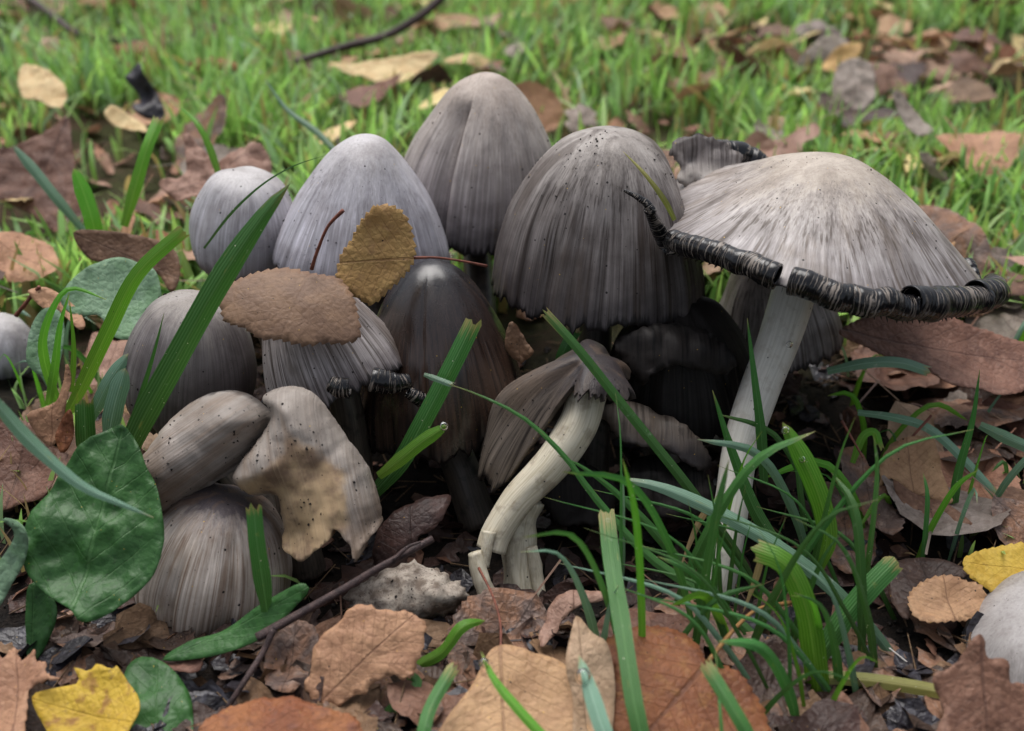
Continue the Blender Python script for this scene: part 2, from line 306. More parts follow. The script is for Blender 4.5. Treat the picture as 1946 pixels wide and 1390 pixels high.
LM = {
 'umber': leaf_mat('leaf_umber', lin(136, 108, 86), lin(122, 96, 78), lin(148, 118, 92), lin(96, 74, 60), spots=.1, vein_amt=.14, crinkle=.6, pool=.5, vb=.2),
 'ochre': leaf_mat('leaf_ochre', lin(204, 168, 108), lin(186, 148, 94), lin(172, 134, 96), lin(136, 98, 66), spots=.15, nv=7),
 'yellow': leaf_mat('leaf_yellow', lin(204, 172, 72), lin(196, 160, 62), lin(208, 180, 92), lin(176, 138, 50), spot=lin(110, 78, 50), spots=.35, vein_amt=.4),
 'ylwbrn': leaf_mat('leaf_yellow_browning', lin(202, 170, 60), lin(194, 160, 56), lin(142, 94, 58), lin(186, 150, 56), spot=lin(106, 84, 74), spots=.5, vein_amt=.4, pool=.75),
 'tan': leaf_mat('leaf_tan', lin(186, 146, 112), lin(170, 130, 100), lin(150, 112, 86), lin(118, 84, 64), spots=.25, vary=.12),
 'rust': leaf_mat('leaf_rust', lin(140, 88, 56), lin(120, 74, 50), lin(156, 112, 62), lin(86, 52, 38), spots=.4, nv=7, spot=lin(56, 40, 30)),
 'orange': leaf_mat('leaf_orange', lin(158, 104, 68), lin(136, 84, 58), lin(116, 80, 72), lin(98, 60, 44), spots=.35, crinkle=2.),
 'pink': leaf_mat('leaf_pinkbrown', lin(184, 152, 130), lin(158, 126, 104), lin(134, 102, 82), lin(110, 82, 64), spots=.25, vary=.2, gold=False),
 'brown': leaf_mat('leaf_brown', lin(128, 96, 76), lin(102, 74, 58), lin(150, 118, 96), lin(78, 56, 46), spots=.35, vary=.2, gold=False),
 'dark': leaf_mat('leaf_dark', lin(66, 50, 44), lin(84, 64, 56), lin(54, 44, 42), lin(44, 34, 30), spots=.4, rough=.4, vary=.15),
 'grey': leaf_mat('leaf_grey', lin(160, 148, 138), lin(130, 118, 108), lin(110, 92, 80), lin(92, 80, 70), spots=.5, vary=.15),
 'mixed': leaf_mat('leaf_decayed', lin(150, 112, 88), lin(104, 88, 82), lin(170, 150, 138), lin(70, 56, 50), spots=.7, crinkle=1.6),
 'cream': leaf_mat('leaf_cream', lin(224, 204, 152), lin(216, 190, 136), lin(206, 170, 112), lin(176, 140, 90), spots=.1, vary=.1, gold=False),
 'mint': leaf_mat('leaf_mint', lin(186, 212, 192), lin(172, 202, 182), lin(190, 214, 196), lin(206, 224, 206), spots=.05, gold=False),
 'green': leaf_mat('leaf_green', lin(52, 98, 42), lin(44, 86, 38), lin(70, 112, 62), lin(84, 124, 72), spots=.3, nv=6, rough=.46, spot=lin(50, 56, 42), spec=.4, crinkle=.5, vein_amt=.4, vb=.5),
 'dusty': leaf_mat('leaf_dusty_green', lin(122, 152, 122), lin(106, 140, 104), lin(134, 162, 138), lin(150, 176, 148), spots=.15, spot=lin(60, 70, 56), vein_amt=.3),
 'slate': leaf_mat('leaf_slate', lin(62, 60, 66), lin(44, 40, 44), lin(92, 92, 104), lin(30, 26, 28), spots=.4, rough=.3, spec=.5)}
TWIG = plain('twig_bark', lin(74, 58, 56), lin(50, 40, 40), .55, 5, .6, lin(112, 96, 92))
RED = plain('petiole_red', lin(130, 78, 62), lin(98, 58, 48), .5, 4, .3)
def ground_mat():
    s = M('soil'); cm = s.cm(); x, y, z = s.sep(cm); n = s.noise(cm, .35, 6, .65); n2 = s.noise(cm, 3, 6, .7); n3 = s.noise(cm, 12, 4, .6)
    soil = s.mix(s.step(n2, .4, .65), lin(24, 20, 18), lin(42, 34, 28)); soil = s.mix(s.step(n3, .55, .7), soil, lin(15, 13, 12))
    turf = s.mix(s.step(n2, .35, .6), lin(56, 56, 32), lin(74, 76, 38)); turf = s.mix(s.step(n, .48, .6), turf, lin(86, 68, 50))
    c = s.mix(s.math('MULTIPLY', s.step(s.math('ADD', y, s.math('MULTIPLY', n, 12)), 34, 52), .8), soil, turf)
    return s.set(Base_Color=c, Roughness=.85, Normal=s.bump(s.math('ADD', n2, s.math('MULTIPLY', n3, .5)), .9, .25), Specular_IOR_Level=.2)

# ------------------------------------------------------------------ ground
def axis(lo, hi, far, step):
    core = np.arange(lo, hi + .01, step); g = 1.35 ** np.arange(1, 40) * step * 2
    up = hi + np.cumsum(g); up = up[up < far]; dn = lo - np.cumsum(g); dn = dn[dn > -far]
    return np.concatenate([dn[::-1], core, up])
gx, gy = axis(-62, 62, 6000, .55), axis(8, 125, 6000, .55)
XX, YY = np.meshgrid(gx, gy, indexing='xy')
gv = np.stack([XX, YY, ground_z(XX, YY)], -1).reshape(-1, 3)
tag(obj('ground', gv, grid_faces(len(gy), len(gx)), ground_mat(), origin=(0, 0, 0)), 'dark soil and thin turf under mushrooms and lawn', None, None, 'structure')

# ------------------------------------------------------------------ mushroom builders
def frame(apex, ctr):
    a = nrm(ctr - apex); x = np.array([1., 0, 0]); x = nrm(x - a * np.dot(a, x)); f = np.cross(x, a)
    f = f if f[1] < 0 else -f
    return a, x, f
BELL = [(0, 0), (.22, .025), (.45, .12), (.68, .34), (.86, .62), (.96, .84), (1, 1)]
CONE = [(0, 0), (.16, .015), (.38, .1), (.62, .27), (.84, .5), (.97, .76), (1, 1)]
EGG = [(0, 0), (.35, .03), (.68, .15), (.92, .4), (1, .65), (.93, .88), (.78, 1)]
def cap(root, apex, ctr, r, prof, mat, inner=INNER, nth=200, nv=64, rimr=None, rimz=None, slits=(), rag=.03, thick=.13, seed=0, th=None, lump=.05, groove=.004, name='cap', crumbs=0, zone=None, vmax=None, notch=.12):
    a, x, f = frame(apex, ctr); L = np.linalg.norm(ctr - apex); wrap = th is None
    T = np.linspace(0, 2 * math.pi, nth, endpoint=False) if wrap else np.linspace(math.radians(th[0]), math.radians(th[1]), nth)
    pr = even(cr(prof, 200), nv); v = np.linspace(0, 1, nv)
    Th, Vv = np.meshgrid(T, v); Vv = Vv * (vmax(Th) if vmax else 1); rr = np.interp(Vv, v, pr[:, 0]); tt = np.interp(Vv, v, pr[:, 1])
    c, s = np.cos(Th), np.sin(Th); q = np.stack([c, s, Vv], -1)
    rm = (rimr(Th) if rimr else 1) + 0 * Th; rz = (rimz(Th) if rimz else 0) + 0 * Th
    rr = rr * (1 + (rm - 1) * Vv ** 1.2)
    disp = (lump * 1.25 * vn(q * np.array([1.3, 1.3, 1.6]) + seed, seed) + lump * .45 * vn(q * np.array([3.1, 3.1, 3.4]) + seed, seed + 7)) * sm(0, .3, Vv) * r + groove * vn(q * np.array([34, 34, 1.2]), seed + 1) * sm(.3, .8, Vv) * r
    disp += groove * 1.0 * vn(q * np.array([13, 13, 1.4]), seed + 2) * sm(.4, .95, Vv) * r
    for (t0, wd, v0, dep) in slits:
        dt = (Th - math.radians(t0) + math.pi) % (2 * math.pi) - math.pi
        disp -= dep * r * np.where(dt > 0, np.exp(-dt / math.radians(wd)), np.exp(-(dt / math.radians(1.2)) ** 2)) * sm(v0, v0 + .2, Vv)
    edge = rag * L * (v1(T * 8, seed) + .8 * v1(T * 21, seed + 5) + .5 * v1(T * 47, seed + 6))[None, :] * sm(.8, 1, Vv) - notch * L * np.clip(v1(T * 17, seed + 8) - .35, 0, 1)[None, :] * sm(.86, 1, Vv)
    e = c[..., None] * x + s[..., None] * f
    P = apex + a * (tt * L + edge)[..., None] + e * (rr * r + disp * np.minimum(1, rr * 3))[..., None] + np.array([0, 0, 1.]) * (rz * tt ** 1.5)[..., None]
    thk = thick * (1 - .55 * Vv ** 3)
    Q = P - e * (thk * np.minimum(1, rr * 2))[..., None] + a * (thk * (1 - Vv ** 2))[..., None]
    n = nv * nth; Vx = np.concatenate([P.reshape(-1, 3), Q.reshape(-1, 3)])
    F1 = grid_faces(nv, nth, wrap); F2 = grid_faces(nv, nth, wrap, n, True)
    j = np.arange(nth if wrap else nth - 1); k = (j + 1) % nth; l0 = (nv - 1) * nth
    F3 = np.stack([l0 + j, l0 + k, n + l0 + k, n + l0 + j], -1); FF = [F1, F2, F3]
    if not wrap:
        i = np.arange(nv - 1) * nth
        FF += [np.stack([i, i + nth, n + i + nth, n + i], -1), np.stack([i + nth - 1, n + i + nth - 1, n + i + 2 * nth - 1, i + 2 * nth - 1], -1)]
    F = np.concatenate(FF); fm = np.zeros(len(F), int); fm[len(F1):len(F1) + len(F2)] = 1
    rho = np.tanh(rr / .36); at = np.concatenate([np.stack([c * rho, s * rho, Vv], -1).reshape(-1, 3)] * 2)
    o = obj(name, Vx, F, [mat, inner], root, attrs={'cc': at}, fmat=fm)
    N = nrm(np.cross(np.gradient(P, axis=1), np.gradient(P, axis=0))); N = N * np.sign((N * (P - (apex + ctr) / 2)).sum(-1, keepdims=True))
    if crumbs: grains(o, P, N, Th, Vv, crumbs, seed, zone)
    return P, o
_t = (1 + 5 ** .5) / 2
ICV = nrm(np.array([(-1, _t, 0), (1, _t, 0), (-1, -_t, 0), (1, -_t, 0), (0, -1, _t), (0, 1, _t), (0, -1, -_t), (0, 1, -_t), (_t, 0, -1), (_t, 0, 1), (-_t, 0, -1), (-_t, 0, 1)]))
ICF = np.array([(0, 11, 5), (0, 5, 1), (0, 1, 7), (0, 7, 10), (0, 10, 11), (1, 5, 9), (5, 11, 4), (11, 10, 2), (10, 7, 6), (7, 1, 8), (3, 9, 4), (3, 4, 2), (3, 2, 6), (3, 6, 8), (3, 8, 9), (4, 9, 5), (2, 4, 11), (6, 2, 10), (8, 6, 7), (9, 8, 1)])
def lumps(P, size, seed=0):
    g = np.random.default_rng(seed); n = len(P)
    V = P[:, None] + ICV[None] * (size[:, None, None] * g.uniform(.3, 1.4, (n, 12, 1)) * g.uniform(.55, 1.25, (n, 1, 3)))
    return V.reshape(-1, 3), (ICF[None] + (np.arange(n) * 12)[:, None, None]).reshape(-1, 3)
def grains(root, P, N, Th, Vv, n, seed, zone):
    g = np.random.default_rng(seed + 50); w = (np.sin(Th) > -.4) * Vv
    if zone: w = w * zone(Th, Vv)
    w = w * sm(-.1, .5, vn(np.stack([np.cos(Th) * 2, np.sin(Th) * 2, Vv * 2.5], -1) + 9, seed)); w = (w + 1e-4).ravel()
    i = g.choice(w.size, n, p=w / w.sum()); sz = .008 + .034 * g.random(n) ** 4
    V, F = lumps(P.reshape(-1, 3)[i] + N.reshape(-1, 3)[i] * .012, sz, seed)
    tag(obj('soil_crumbs', V, F, CRUMB, root, smooth=False), None, kind='stuff')
def tube(name, pts, rad, mat, root=None, n=40, nc=20, seed=0, lump=.06, label=None, flat=1., cat=None, group=None, cap_end=True):
    c = even(cr(pts, 120), n); rd = np.interp(np.linspace(0, 1, n), np.linspace(0, 1, len(rad)), rad)
    T = nrm(np.gradient(c, axis=0)); s = nrm(np.cross(T, np.array([.1, -1., .15]))); u = np.cross(s, T)
    A = np.linspace(0, 2 * math.pi, nc, endpoint=False); ca, sa = np.cos(A), np.sin(A)
    z = np.linspace(0, 1, n)
    q = np.stack([ca[None] + 0 * z[:, None], sa[None] + 0 * z[:, None], z[:, None] * 6 + 0 * ca[None]], -1)
    k = rd[:, None] * (1 + lump * vn(q * np.array([2.2, 2.2, 1.]), seed) + lump * .5 * vn(q * np.array([6, 6, .5]), seed + 3))
    V = c[:, None] + (s[:, None] * ca[None, :, None] + flat * u[:, None] * sa[None, :, None]) * k[..., None]
    lt = np.stack([z[:, None] * 6 + 0 * ca[None], A[None] / 6.283 * 2 + 0 * z[:, None], 0 * z[:, None] + 0 * ca[None]], -1)
    lt[..., 1] = np.abs(lt[..., 1] - 1)
    V = V.reshape(-1, 3); F = grid_faces(n, nc, True).tolist(); lt = lt.reshape(-1, 3)
    if cap_end: F += [list(range(nc))[::-1], list(range((n - 1) * nc, n * nc))]
    o = obj(name, V, F, mat, root, attrs={'lt': lt}, origin=None if root is not None else c[0])
    return tag(o, label, cat, group) if label else o
def scroll(root, path, out, up, rad, mat=SCROLL, seed=0, turns=(-115, 300), n=150, lift=.9, name='curled_rim'):
    c = even(cr(path, 160), n); z = np.linspace(0, 1, n); rd = np.interp(z, np.linspace(0, 1, len(rad)), rad)
    ln = np.linalg.norm(np.diff(c, axis=0), axis=1).sum(); st = z * ln + seed * 7.3
    ph = np.radians(np.linspace(turns[0], turns[1], 46)); T = nrm(np.gradient(c, axis=0))
    O = out(c); O = nrm(O - T * (O * T).sum(-1, keepdims=True)); U = np.cross(T, O); U = U * np.sign(U[:, 2:3])
    ph = ph[None] + .6 * v1(st * 1.1, seed)[:, None]
    spiral = 1 - .34 * np.linspace(0, 1, 46)[None] ** 1.3
    ridge = 1 + .05 * v1(st * 19, seed + 1)[:, None] + .09 * v1(st * 1.7, seed + 2)[:, None] + .04 * v1(st * 5.3, seed + 4)[:, None]
    k = rd[:, None] * spiral * ridge
    C = c + U * (rd * lift + .28 * rd * v1(st * 1.6, seed + 6))[:, None] + O * (.35 * rd * v1(st * 2.3, seed + 7))[:, None]
    V = C[:, None] + (O[:, None] * np.cos(ph)[..., None] + U[:, None] * np.sin(ph)[..., None]) * k[..., None]
    return obj(name, V.reshape(-1, 3), grid_faces(n, 46), mat, root, attrs={'st': np.repeat(st, 46), 'ph': (ph + 0 * k).ravel()}, solid=.05)
def place(ax, ay, Ya, cx, by, Yc, hw):                                 # apex pixel and depth, rim bottom pixel, half width in pixels
    ap = W(ax, ay, Ya); r = px2cm(W(cx, by - hw * .3, Yc), hw); fr = W(cx, by, Yc - r * .95)
    return ap, np.array([W(cx, by, Yc)[0], Yc, fr[2]]), r
def shroom(label, args, prof, mat, base=None, stem_r=.55, stem=STEM_D, group=None, **k):
    ap, ctr, r = place(*args)
    b = np.array(base if base is not None else (ctr[0] * .9, ctr[1] - .6)); b = np.array([b[0], b[1], float(ground_z(b[0], b[1])) - .1])
    root = empty('mushroom', b, label, 'mushroom', group)
    P, o = cap(root, ap, ctr, r, prof, mat, **k)
    top = ap + (ctr - ap) * .12
    tube('stem', [b, b + (ctr - b) * .5, ctr, top], [stem_r * 1.1, stem_r, stem_r * .9, stem_r * .8], stem, root)
    return root, P, ap, ctr, r

# ------------------------------------------------------------------ the mushrooms
shroom('tall taupe bell-capped mushroom with a slit in its cap, at the back of the cluster', (930, 141, 38, 906, 482, 38, 160), CONE, K['G'], base=(-1.0, 34),
       slits=[(112, 26, .26, .2)], seed=1, groove=.010, rag=.04, crumbs=60, rimr=lambda t: 1 + .10 * np.exp(-((t - 2.75) / .45) ** 2), zone=lambda t, v: (v < .6) * 1.)
shroom('silvery bell-capped mushroom behind the two fallen brown leaves', (700, 261, 33.5, 697, 560, 33.5, 168), [(0, 0), (.17, .015), (.36, .12), (.58, .32), (.78, .55), (.93, .8), (1, 1)], K['F'], base=(-3, 31), seed=2, crumbs=90,
       zone=lambda t, v: .2 + (np.cos(t) < -.4) * 2.)
e_root, eP, eap, ectr, er = shroom('small pale egg-shaped mushroom tucked beside the silvery cap', (468, 325, 34.5, 470, 545, 34.5, 104), EGG, K['E'], base=(-7, 32), seed=3, crumbs=60, lump=.07)
shroom('dark grey bell-capped mushroom with peeling streaks and ragged inky rim', (1165, 245, 32, 1132, 640, 31.6, 203), [(0, 0), (.2, .015), (.42, .1), (.64, .28), (.83, .55), (.95, .8), (1, 1)], K['I'], base=(2.5, 28.5), seed=4, rag=.055, notch=.22, crumbs=140,
       slits=[(122, 16, .62, .05), (48, 14, .6, .05)], groove=.014, lump=.05, zone=lambda t, v: (v < .55) * 1.)
h_root = shroom('wet dark brown mushroom with a split glossy cap', (818, 498, 29.2, 852, 892, 28.6, 158), [(0, 0), (.14, .01), (.36, .08), (.62, .25), (.84, .5), (.97, .78), (1, 1)], K['H'], base=(-1, 27), seed=5, rag=.05, crumbs=20,
       slits=[(98, 7, .12, .035), (60, 12, .8, .09), (125, 12, .75, .08)], groove=.006)
shroom('rounded grey egg-shaped mushroom with soil on top, behind the long grass blade', (368, 562, 28.6, 366, 850, 28.4, 121), EGG, K['C'], base=(-7, 26.5), seed=6, crumbs=110,
       zone=lambda t, v: (v < .35) * 1. + (np.cos(t) < -.2) * .3)
shroom('ribbed cream and brown egg-shaped mushroom low beside the broad green leaf', (430, 938, 23.7, 408, 1268, 23.0, 140), EGG, K['A'], base=(-6.2, 22.8), seed=7, crumbs=40, groove=.008, rag=.04,
       slits=[(60, 14, .3, .08), (105, 10, .5, .05)])
shroom('grey cap drooping behind the long white stem', (1460, 470, 33.5, 1462, 712, 33.2, 122), BELL, K['D'], base=(7, 30), seed=8, rag=.05, groove=.012)
shroom('blackened decayed mushroom in the dark hollow beside the white stem', (1290, 560, 30, 1290, 850, 29.6, 140), BELL, K['N'], base=(4, 27.5), seed=9, rag=.08, groove=.02, lump=.12)
shroom('smooth pale grey cap half under a dark leaf beside the yellow leaf', (1965, 1148, 20.2, 1965, 1400, 20.0, 205), BELL, K['P'], base=(12.8, 20.2), seed=10, crumbs=10)
shroom('small whitish cap in the grass beside dusty green leaves', (8, 604, 34.2, 8, 712, 34.2, 72), BELL, K['E'], base=(-16.5, 34), seed=12, stem_r=.3, rag=.05)
# open cap on the long white stem
jb = np.array([*G(1352, 1118, -1.2)[:2], -1.3])
j_root = empty('mushroom', jb, 'wide open grey cap with black curled rim on a tall white stem', 'mushroom')
JA = W(1568, 298, 30.6); JC = np.array([9.15, 30.4, 6.35]); JR = 4.95
jz = lambda t: -1.05 * np.cos(t) + .35 * np.sin(t) ** 2 + .12 * np.sin(3 * t + 1) + .75 * np.exp(-((t - 4.15) / .35) ** 2)
jr = lambda t: 1 + .02 * np.cos(3 * t) + .03 * np.sin(5 * t)
JPROF = [(0, 0), (.16, .025), (.34, .14), (.54, .36), (.73, .62), (.9, .86), (1, 1)]
JP, j_cap = cap(j_root, JA, JC, JR, JPROF, K['J'], nth=320, nv=70, rimr=jr, rimz=jz, rag=.02, seed=21, lump=.03, groove=.004, crumbs=70, slits=[(128, 9, .55, .03)],
            zone=lambda t, v: (v < .25) * 2. + .2)
jt = [W(1345, 1150, 23.6), W(1372, 1060, 24.2), W(1392, 950, 25.2), W(1408, 850, 26.3), W(1440, 750, 27.5), W(1482, 640, 28.8), W(1512, 540, 30.0), W(1520, 480, 30.5)]
jt[0][2] = -1.4
tube('stem', jt, [.62, .52, .50, .52, .58, .62, .64, .64], STEM_J, j_root, n=70, nc=28, lump=.03, seed=3)
bead_on_stem = W(1500, 655, 27.9)
gl = []; gf = []                                                       # gill plates under the open cap
for k in range(140):
    a = 2 * math.pi * k / 140; ci, si = math.cos(a), math.sin(a)
    for q in range(6):
        rr = .12 + .86 * q / 5; i0 = len(gl); row = JP[int(8 + 61 * q / 5), int(a / (2 * math.pi) * 320) % 320]
        gl += [row - np.array([0, 0, .12]), row - np.array([0, 0, .42 - .22 * abs(q - 2.5) / 2.5])]
        if q: gf.append((i0 - 2, i0, i0 + 1, i0 - 1))
obj('gills', gl, gf, plain('gill_plate', lin(40, 36, 35), lin(70, 62, 58), .5), j_cap)
JP2 = JP[-1]
def rimseg(d0, d1, n=12, push=0.):
    i = (np.linspace(d0, d1, n) / 360 * 320).astype(int) % 320
    p = JP2[i]; return p + nrm((p - JC) * np.array([1, 1, 0])) * push
jout = lambda c: (c - JC) * np.array([1, 1, 0.])
def jseg(d0, d1, rad, seed, **k): scroll(j_cap, rimseg(d0, d1), jout, None, rad, seed=seed, **k)
scroll(j_cap, np.concatenate([[W(1186, 362, 28.2), W(1216, 380, 28.1), W(1238, 405, 28.1)], rimseg(160, 150, 4)]), jout, None, [.02, .12, .22, .27, .28], seed=1, turns=(-115, 330))
jseg(158, 117, [.29, .33, .34, .36], 2, turns=(-115, 340))
jseg(113, 76, [.37, .4, .39, .36], 3, turns=(-115, 350))
jseg(77, 38, [.45, .47, .42, .39], 4, turns=(-115, 390))
jseg(40, 5, [.43, .42, .36, .05], 5, turns=(-115, 320))
jseg(3, -14, [.05, .26, .1], 6, turns=(-115, 220))
jseg(-17, -42, [.1, .38, .22, .08], 9, turns=(-115, 200))
jseg(-46, -68, [.14, .34, .16], 7, turns=(-115, 260))
jseg(-92, -122, [.34, .5, .44], 8, turns=(-115, 300))
# the ragged upturned flap on its far rim
def traced_part(name, root, outline, Y, mat, dome=.0, crum=.05, solid=.1, tilt=75, roll=0, smoothed=True, rag=0., mid=None):
    return trace(name, outline, mat, Yc=Y, tilt=tilt, roll=roll, cup=-dome, crumple=crum, teeth=0, ragged=rag, parent=root, solid=solid, mid=mid)

# ------------------------------------------------------------------ leaves traced from the photograph and laid on planes of their own
def trace(name, outline, mat, z0=.25, tilt=12., roll=0., Yc=None, cup=.12, bend=0., crumple=.06, teeth=.0, tooth=.28, ragged=0., label=None, group=None, mid=None,
          petiole=None, prad=.05, parent=None, solid=.022, cat='leaf', step=.17, pY=None, kind=None, pmat=None, fold=0., inflate=0., crumbs=0, cut=None, patch=None):
    if Yc is not None and Yc > 50: Yc *= .945
    o = np.asarray(outline, float); cx = (o[:, 0].min() + o[:, 0].max()) / 2; yb, yt = o[:, 1].max(), o[:, 1].min()
    p0 = W(cx, (yb + yt) / 2, Yc) if Yc is not None else G(cx, min(yb, 1385), 0)
    if Yc is None: p0 = G(cx, yb, float(ground_z(p0[0], p0[1])) + z0)
    ta, ra = math.radians(tilt), math.radians(roll)
    ex = np.array([math.cos(ra), 0, math.sin(ra)]); ey = np.array([0, math.cos(ta), math.sin(ta)]); n = nrm(np.cross(ex, ey)); ey = np.cross(n, ex)
    def onplane(px, py):
        d = ray(px, py); t = np.dot(p0 - CAM, n) / np.dot(d, n); q = CAM + d * t - p0; return np.array([np.dot(q, ex), np.dot(q, ey)])
    pl = np.array([onplane(*q) for q in o]); pl = cr(pl, len(pl) * 8, True); pl = np.concatenate([pl, pl[:1]])
    per = np.linalg.norm(np.diff(pl, axis=0), axis=1).sum(); k = max(24, int(per / (.045 if teeth else .07 if ragged else .14))); pl = even(pl, k + 1)[:-1]
    tn = nrm(np.roll(pl, -1, 0) - np.roll(pl, 1, 0)); nr = np.stack([tn[:, 1], -tn[:, 0]], -1)
    area = (pl[:, 0] * np.roll(pl[:, 1], -1) - np.roll(pl[:, 0], -1) * pl[:, 1]).sum()
    if area < 0: nr = -nr
    sd = abs(hash(tuple(map(float, o[0])))) % 97; u = np.arange(k) / k * per
    if teeth: pl = pl + nr * (teeth * (((u / tooth + .35 * v1(u * 1.2, sd)) % 1.0) - .4) * (1 + .45 * v1(u * 1.7, sd + 1)))[:, None]
    if ragged: pl = pl + nr * (ragged * (v1(u * 4, sd) + .8 * v1(u * 9, sd + 1) + .5 * v1(u * 1.5, sd + 2)))[:, None]
    lo, hi = pl.min(0), pl.max(0); g = np.stack(np.meshgrid(np.arange(lo[0], hi[0], step), np.arange(lo[1], hi[1], step)), -1).reshape(-1, 2)
    g = g + np.random.default_rng(sd).uniform(-.25, .25, g.shape) * step
    x, y = g[:, 0:1], g[:, 1:2]; x1, y1 = pl[:, 0][None], pl[:, 1][None]; x2, y2 = np.roll(pl[:, 0], -1)[None], np.roll(pl[:, 1], -1)[None]
    ins = (((y1 > y) != (y2 > y)) & (x < (x2 - x1) * (y - y1) / (y2 - y1 + 1e-12) + x1)).sum(1) % 2 == 1
    g = g[ins]; dm = np.sqrt(((g[:, None] - pl[None]) ** 2).sum(-1)).min(1) if len(g) else np.zeros(0); g = g[dm > step * .45]
    al = np.concatenate([pl, g]); ed = [(i, (i + 1) % k) for i in range(k)]
    vo, eo, fo, *_ = delaunay_2d_cdt([Vector(q) for q in al], ed, [list(range(k))], 1, 1e-6)
    v2 = np.array([tuple(q) for q in vo]); F = [list(f) for f in fo]
    if mid is None: a2, b2 = np.array([(lo[0] + hi[0]) / 2, lo[1]]), np.array([(lo[0] + hi[0]) / 2, hi[1]])
    else: a2, b2 = onplane(*mid[0]), onplane(*mid[1])
    ax = nrm(b2 - a2); ln = np.linalg.norm(b2 - a2); rel = v2 - a2; s = rel @ ax / ln; t = rel @ np.array([-ax[1], ax[0]])
    hw = np.abs(t).max() + 1e-6; t = t / hw
    c2 = v2.mean(0); dd = (((v2 - c2) / (np.maximum(hi - lo, .1) / 2)) ** 2).sum(-1)
    q3 = np.stack([v2[:, 0], v2[:, 1], v2[:, 0] * 0 + sd], -1)
    h = cup * dd + bend * (s - .5) ** 2 + fold * np.abs(t) + crumple * (vn(q3 * .9, sd) * 1.6 + vn(q3 * 2.6, sd + 1) * .8 + .35 * vn(q3 * 6, sd + 2))
    if inflate:
        rb = pl
        for seg in (cut or []):
            cp = even(np.array([onplane(*q) for q in seg]), 60); rb = rb[np.sqrt(((rb[:, None] - cp[None]) ** 2).sum(-1)).min(1) > .3]
        db_ = np.concatenate([np.sqrt(((q[:, None] - rb[None]) ** 2).sum(-1)).min(1) for q in np.array_split(v2, 8)]); fl = db_ / max(db_.max(), .1); fl = fl * (2 - fl)
        up = inflate * np.sqrt(np.clip(fl, 0, 1)) * (1 + .12 * vn(q3 * .8, sd + 7)) + h * np.minimum(1, db_ * 4); m_ = len(v2)
        fl_ = np.zeros(m_)
        if patch:
            pp = cr(np.array([onplane(*q) for q in patch]), 160, True); xx, yy = v2[:, 0:1], v2[:, 1:2]; xa, ya = pp[:, 0][None], pp[:, 1][None]; xb, yb_ = np.roll(pp[:, 0], -1)[None], np.roll(pp[:, 1], -1)[None]
            inn = (((ya > yy) != (yb_ > yy)) & (xx < (xb - xa) * (yy - ya) / (yb_ - ya + 1e-12) + xa)).sum(1) % 2 == 1
            dp = np.sqrt(((v2[:, None] - pp[None]) ** 2).sum(-1)).min(1) * np.where(inn, 1, -1) + .12 * vn(q3 * 3, sd + 9); fl_ = sm(-.08, .16, dp); up = up - .10 * sm(-.2, .4, dp) + .10 * fl_ * vn(q3 * np.array([2.2, 1.2, 1]), sd + 5)
        V = p0 + v2[:, 0:1] * ex + v2[:, 1:2] * ey; V = np.concatenate([V + up[:, None] * n, V - (.3 * up[:, None]) * n]); F = F + [[i + m_ for i in f[::-1]] for f in F] + [[i, (i + 1) % k, (i + 1) % k + m_, i + m_] for i in range(k)]
        cc = np.tile(np.stack([np.cos(t * 1.2), np.sin(t * 1.2), np.clip(s, 0, 1) * .92], -1), (2, 1)); z2 = np.tile(np.stack([s * 5, t, s * 0], -1), (2, 1))
        o_ = obj(name, V, F, mat, parent, attrs={'cc': cc, 'lt': z2, 'fl': np.tile(fl_, 2)})
        if crumbs:
            g_ = np.random.default_rng(sd); w_ = sm(0, .4, vn(q3 * 1.1, sd + 3)) + .03; ii = g_.choice(m_, crumbs, p=w_ / w_.sum()); cv, cf = lumps(V[ii] + n * .01, .008 + .04 * g_.random(crumbs) ** 4, sd)
            tag(obj('soil_crumbs', cv, cf, CRUMB, o_, smooth=False), None, kind='stuff')
        return o_
    V = p0 + v2[:, 0:1] * ex + v2[:, 1:2] * ey + h[:, None] * n
    rest = np.stack([v2[:, 0] + sd, v2[:, 1], v2[:, 0] * 0], -1)
    at = {'lt': np.stack([s, t, s * 0 + (sd % 10) / 10], -1), 'rest': rest, 'cc': np.stack([t * .6, t * .2, s], -1)}
    if parent is not None: return obj(name, V, F, mat, parent, attrs=at, solid=solid)
    if petiole:
        base = V.mean(0); base = np.array([base[0], base[1], V[:, 2].min()])
        root = empty('fallen_leaf' if name == 'leaf' else name, base, label, cat, group)
        obj('leaf_blade', V, F, mat, root, attrs=at, solid=solid)
        Y0 = V[:, 1].mean() if pY is None else pY[0]; Y1 = Y0 if pY is None else pY[1]
        q0 = onplane(*petiole[0]); st = p0 + q0[0] * ex + q0[1] * ey + n * .02
        m = len(petiole); pts = [st] + [W(p[0], p[1], st[1] + (Y1 - st[1]) * (i + 1) / (m - 1)) for i, p in enumerate(petiole[1:])]
        tube('petiole', pts, [prad, prad * .8, prad * .8, prad * 1.1], pmat or RED, root, n=24, nc=8, lump=.12)
        return root
    ob = obj('fallen_leaf' if name == 'leaf' else name, V, F, mat, attrs=at, solid=solid)
    return tag(ob, label, cat, group, kind)

traced_part('upturned_flap', j_cap, [(1286, 345), (1292, 320), (1272, 282), (1290, 262), (1330, 255), (1362, 262), (1392, 285), (1405, 308), (1380, 340), (1330, 350)], 33.6, K['I'], crum=.22, rag=.12, tilt=60)

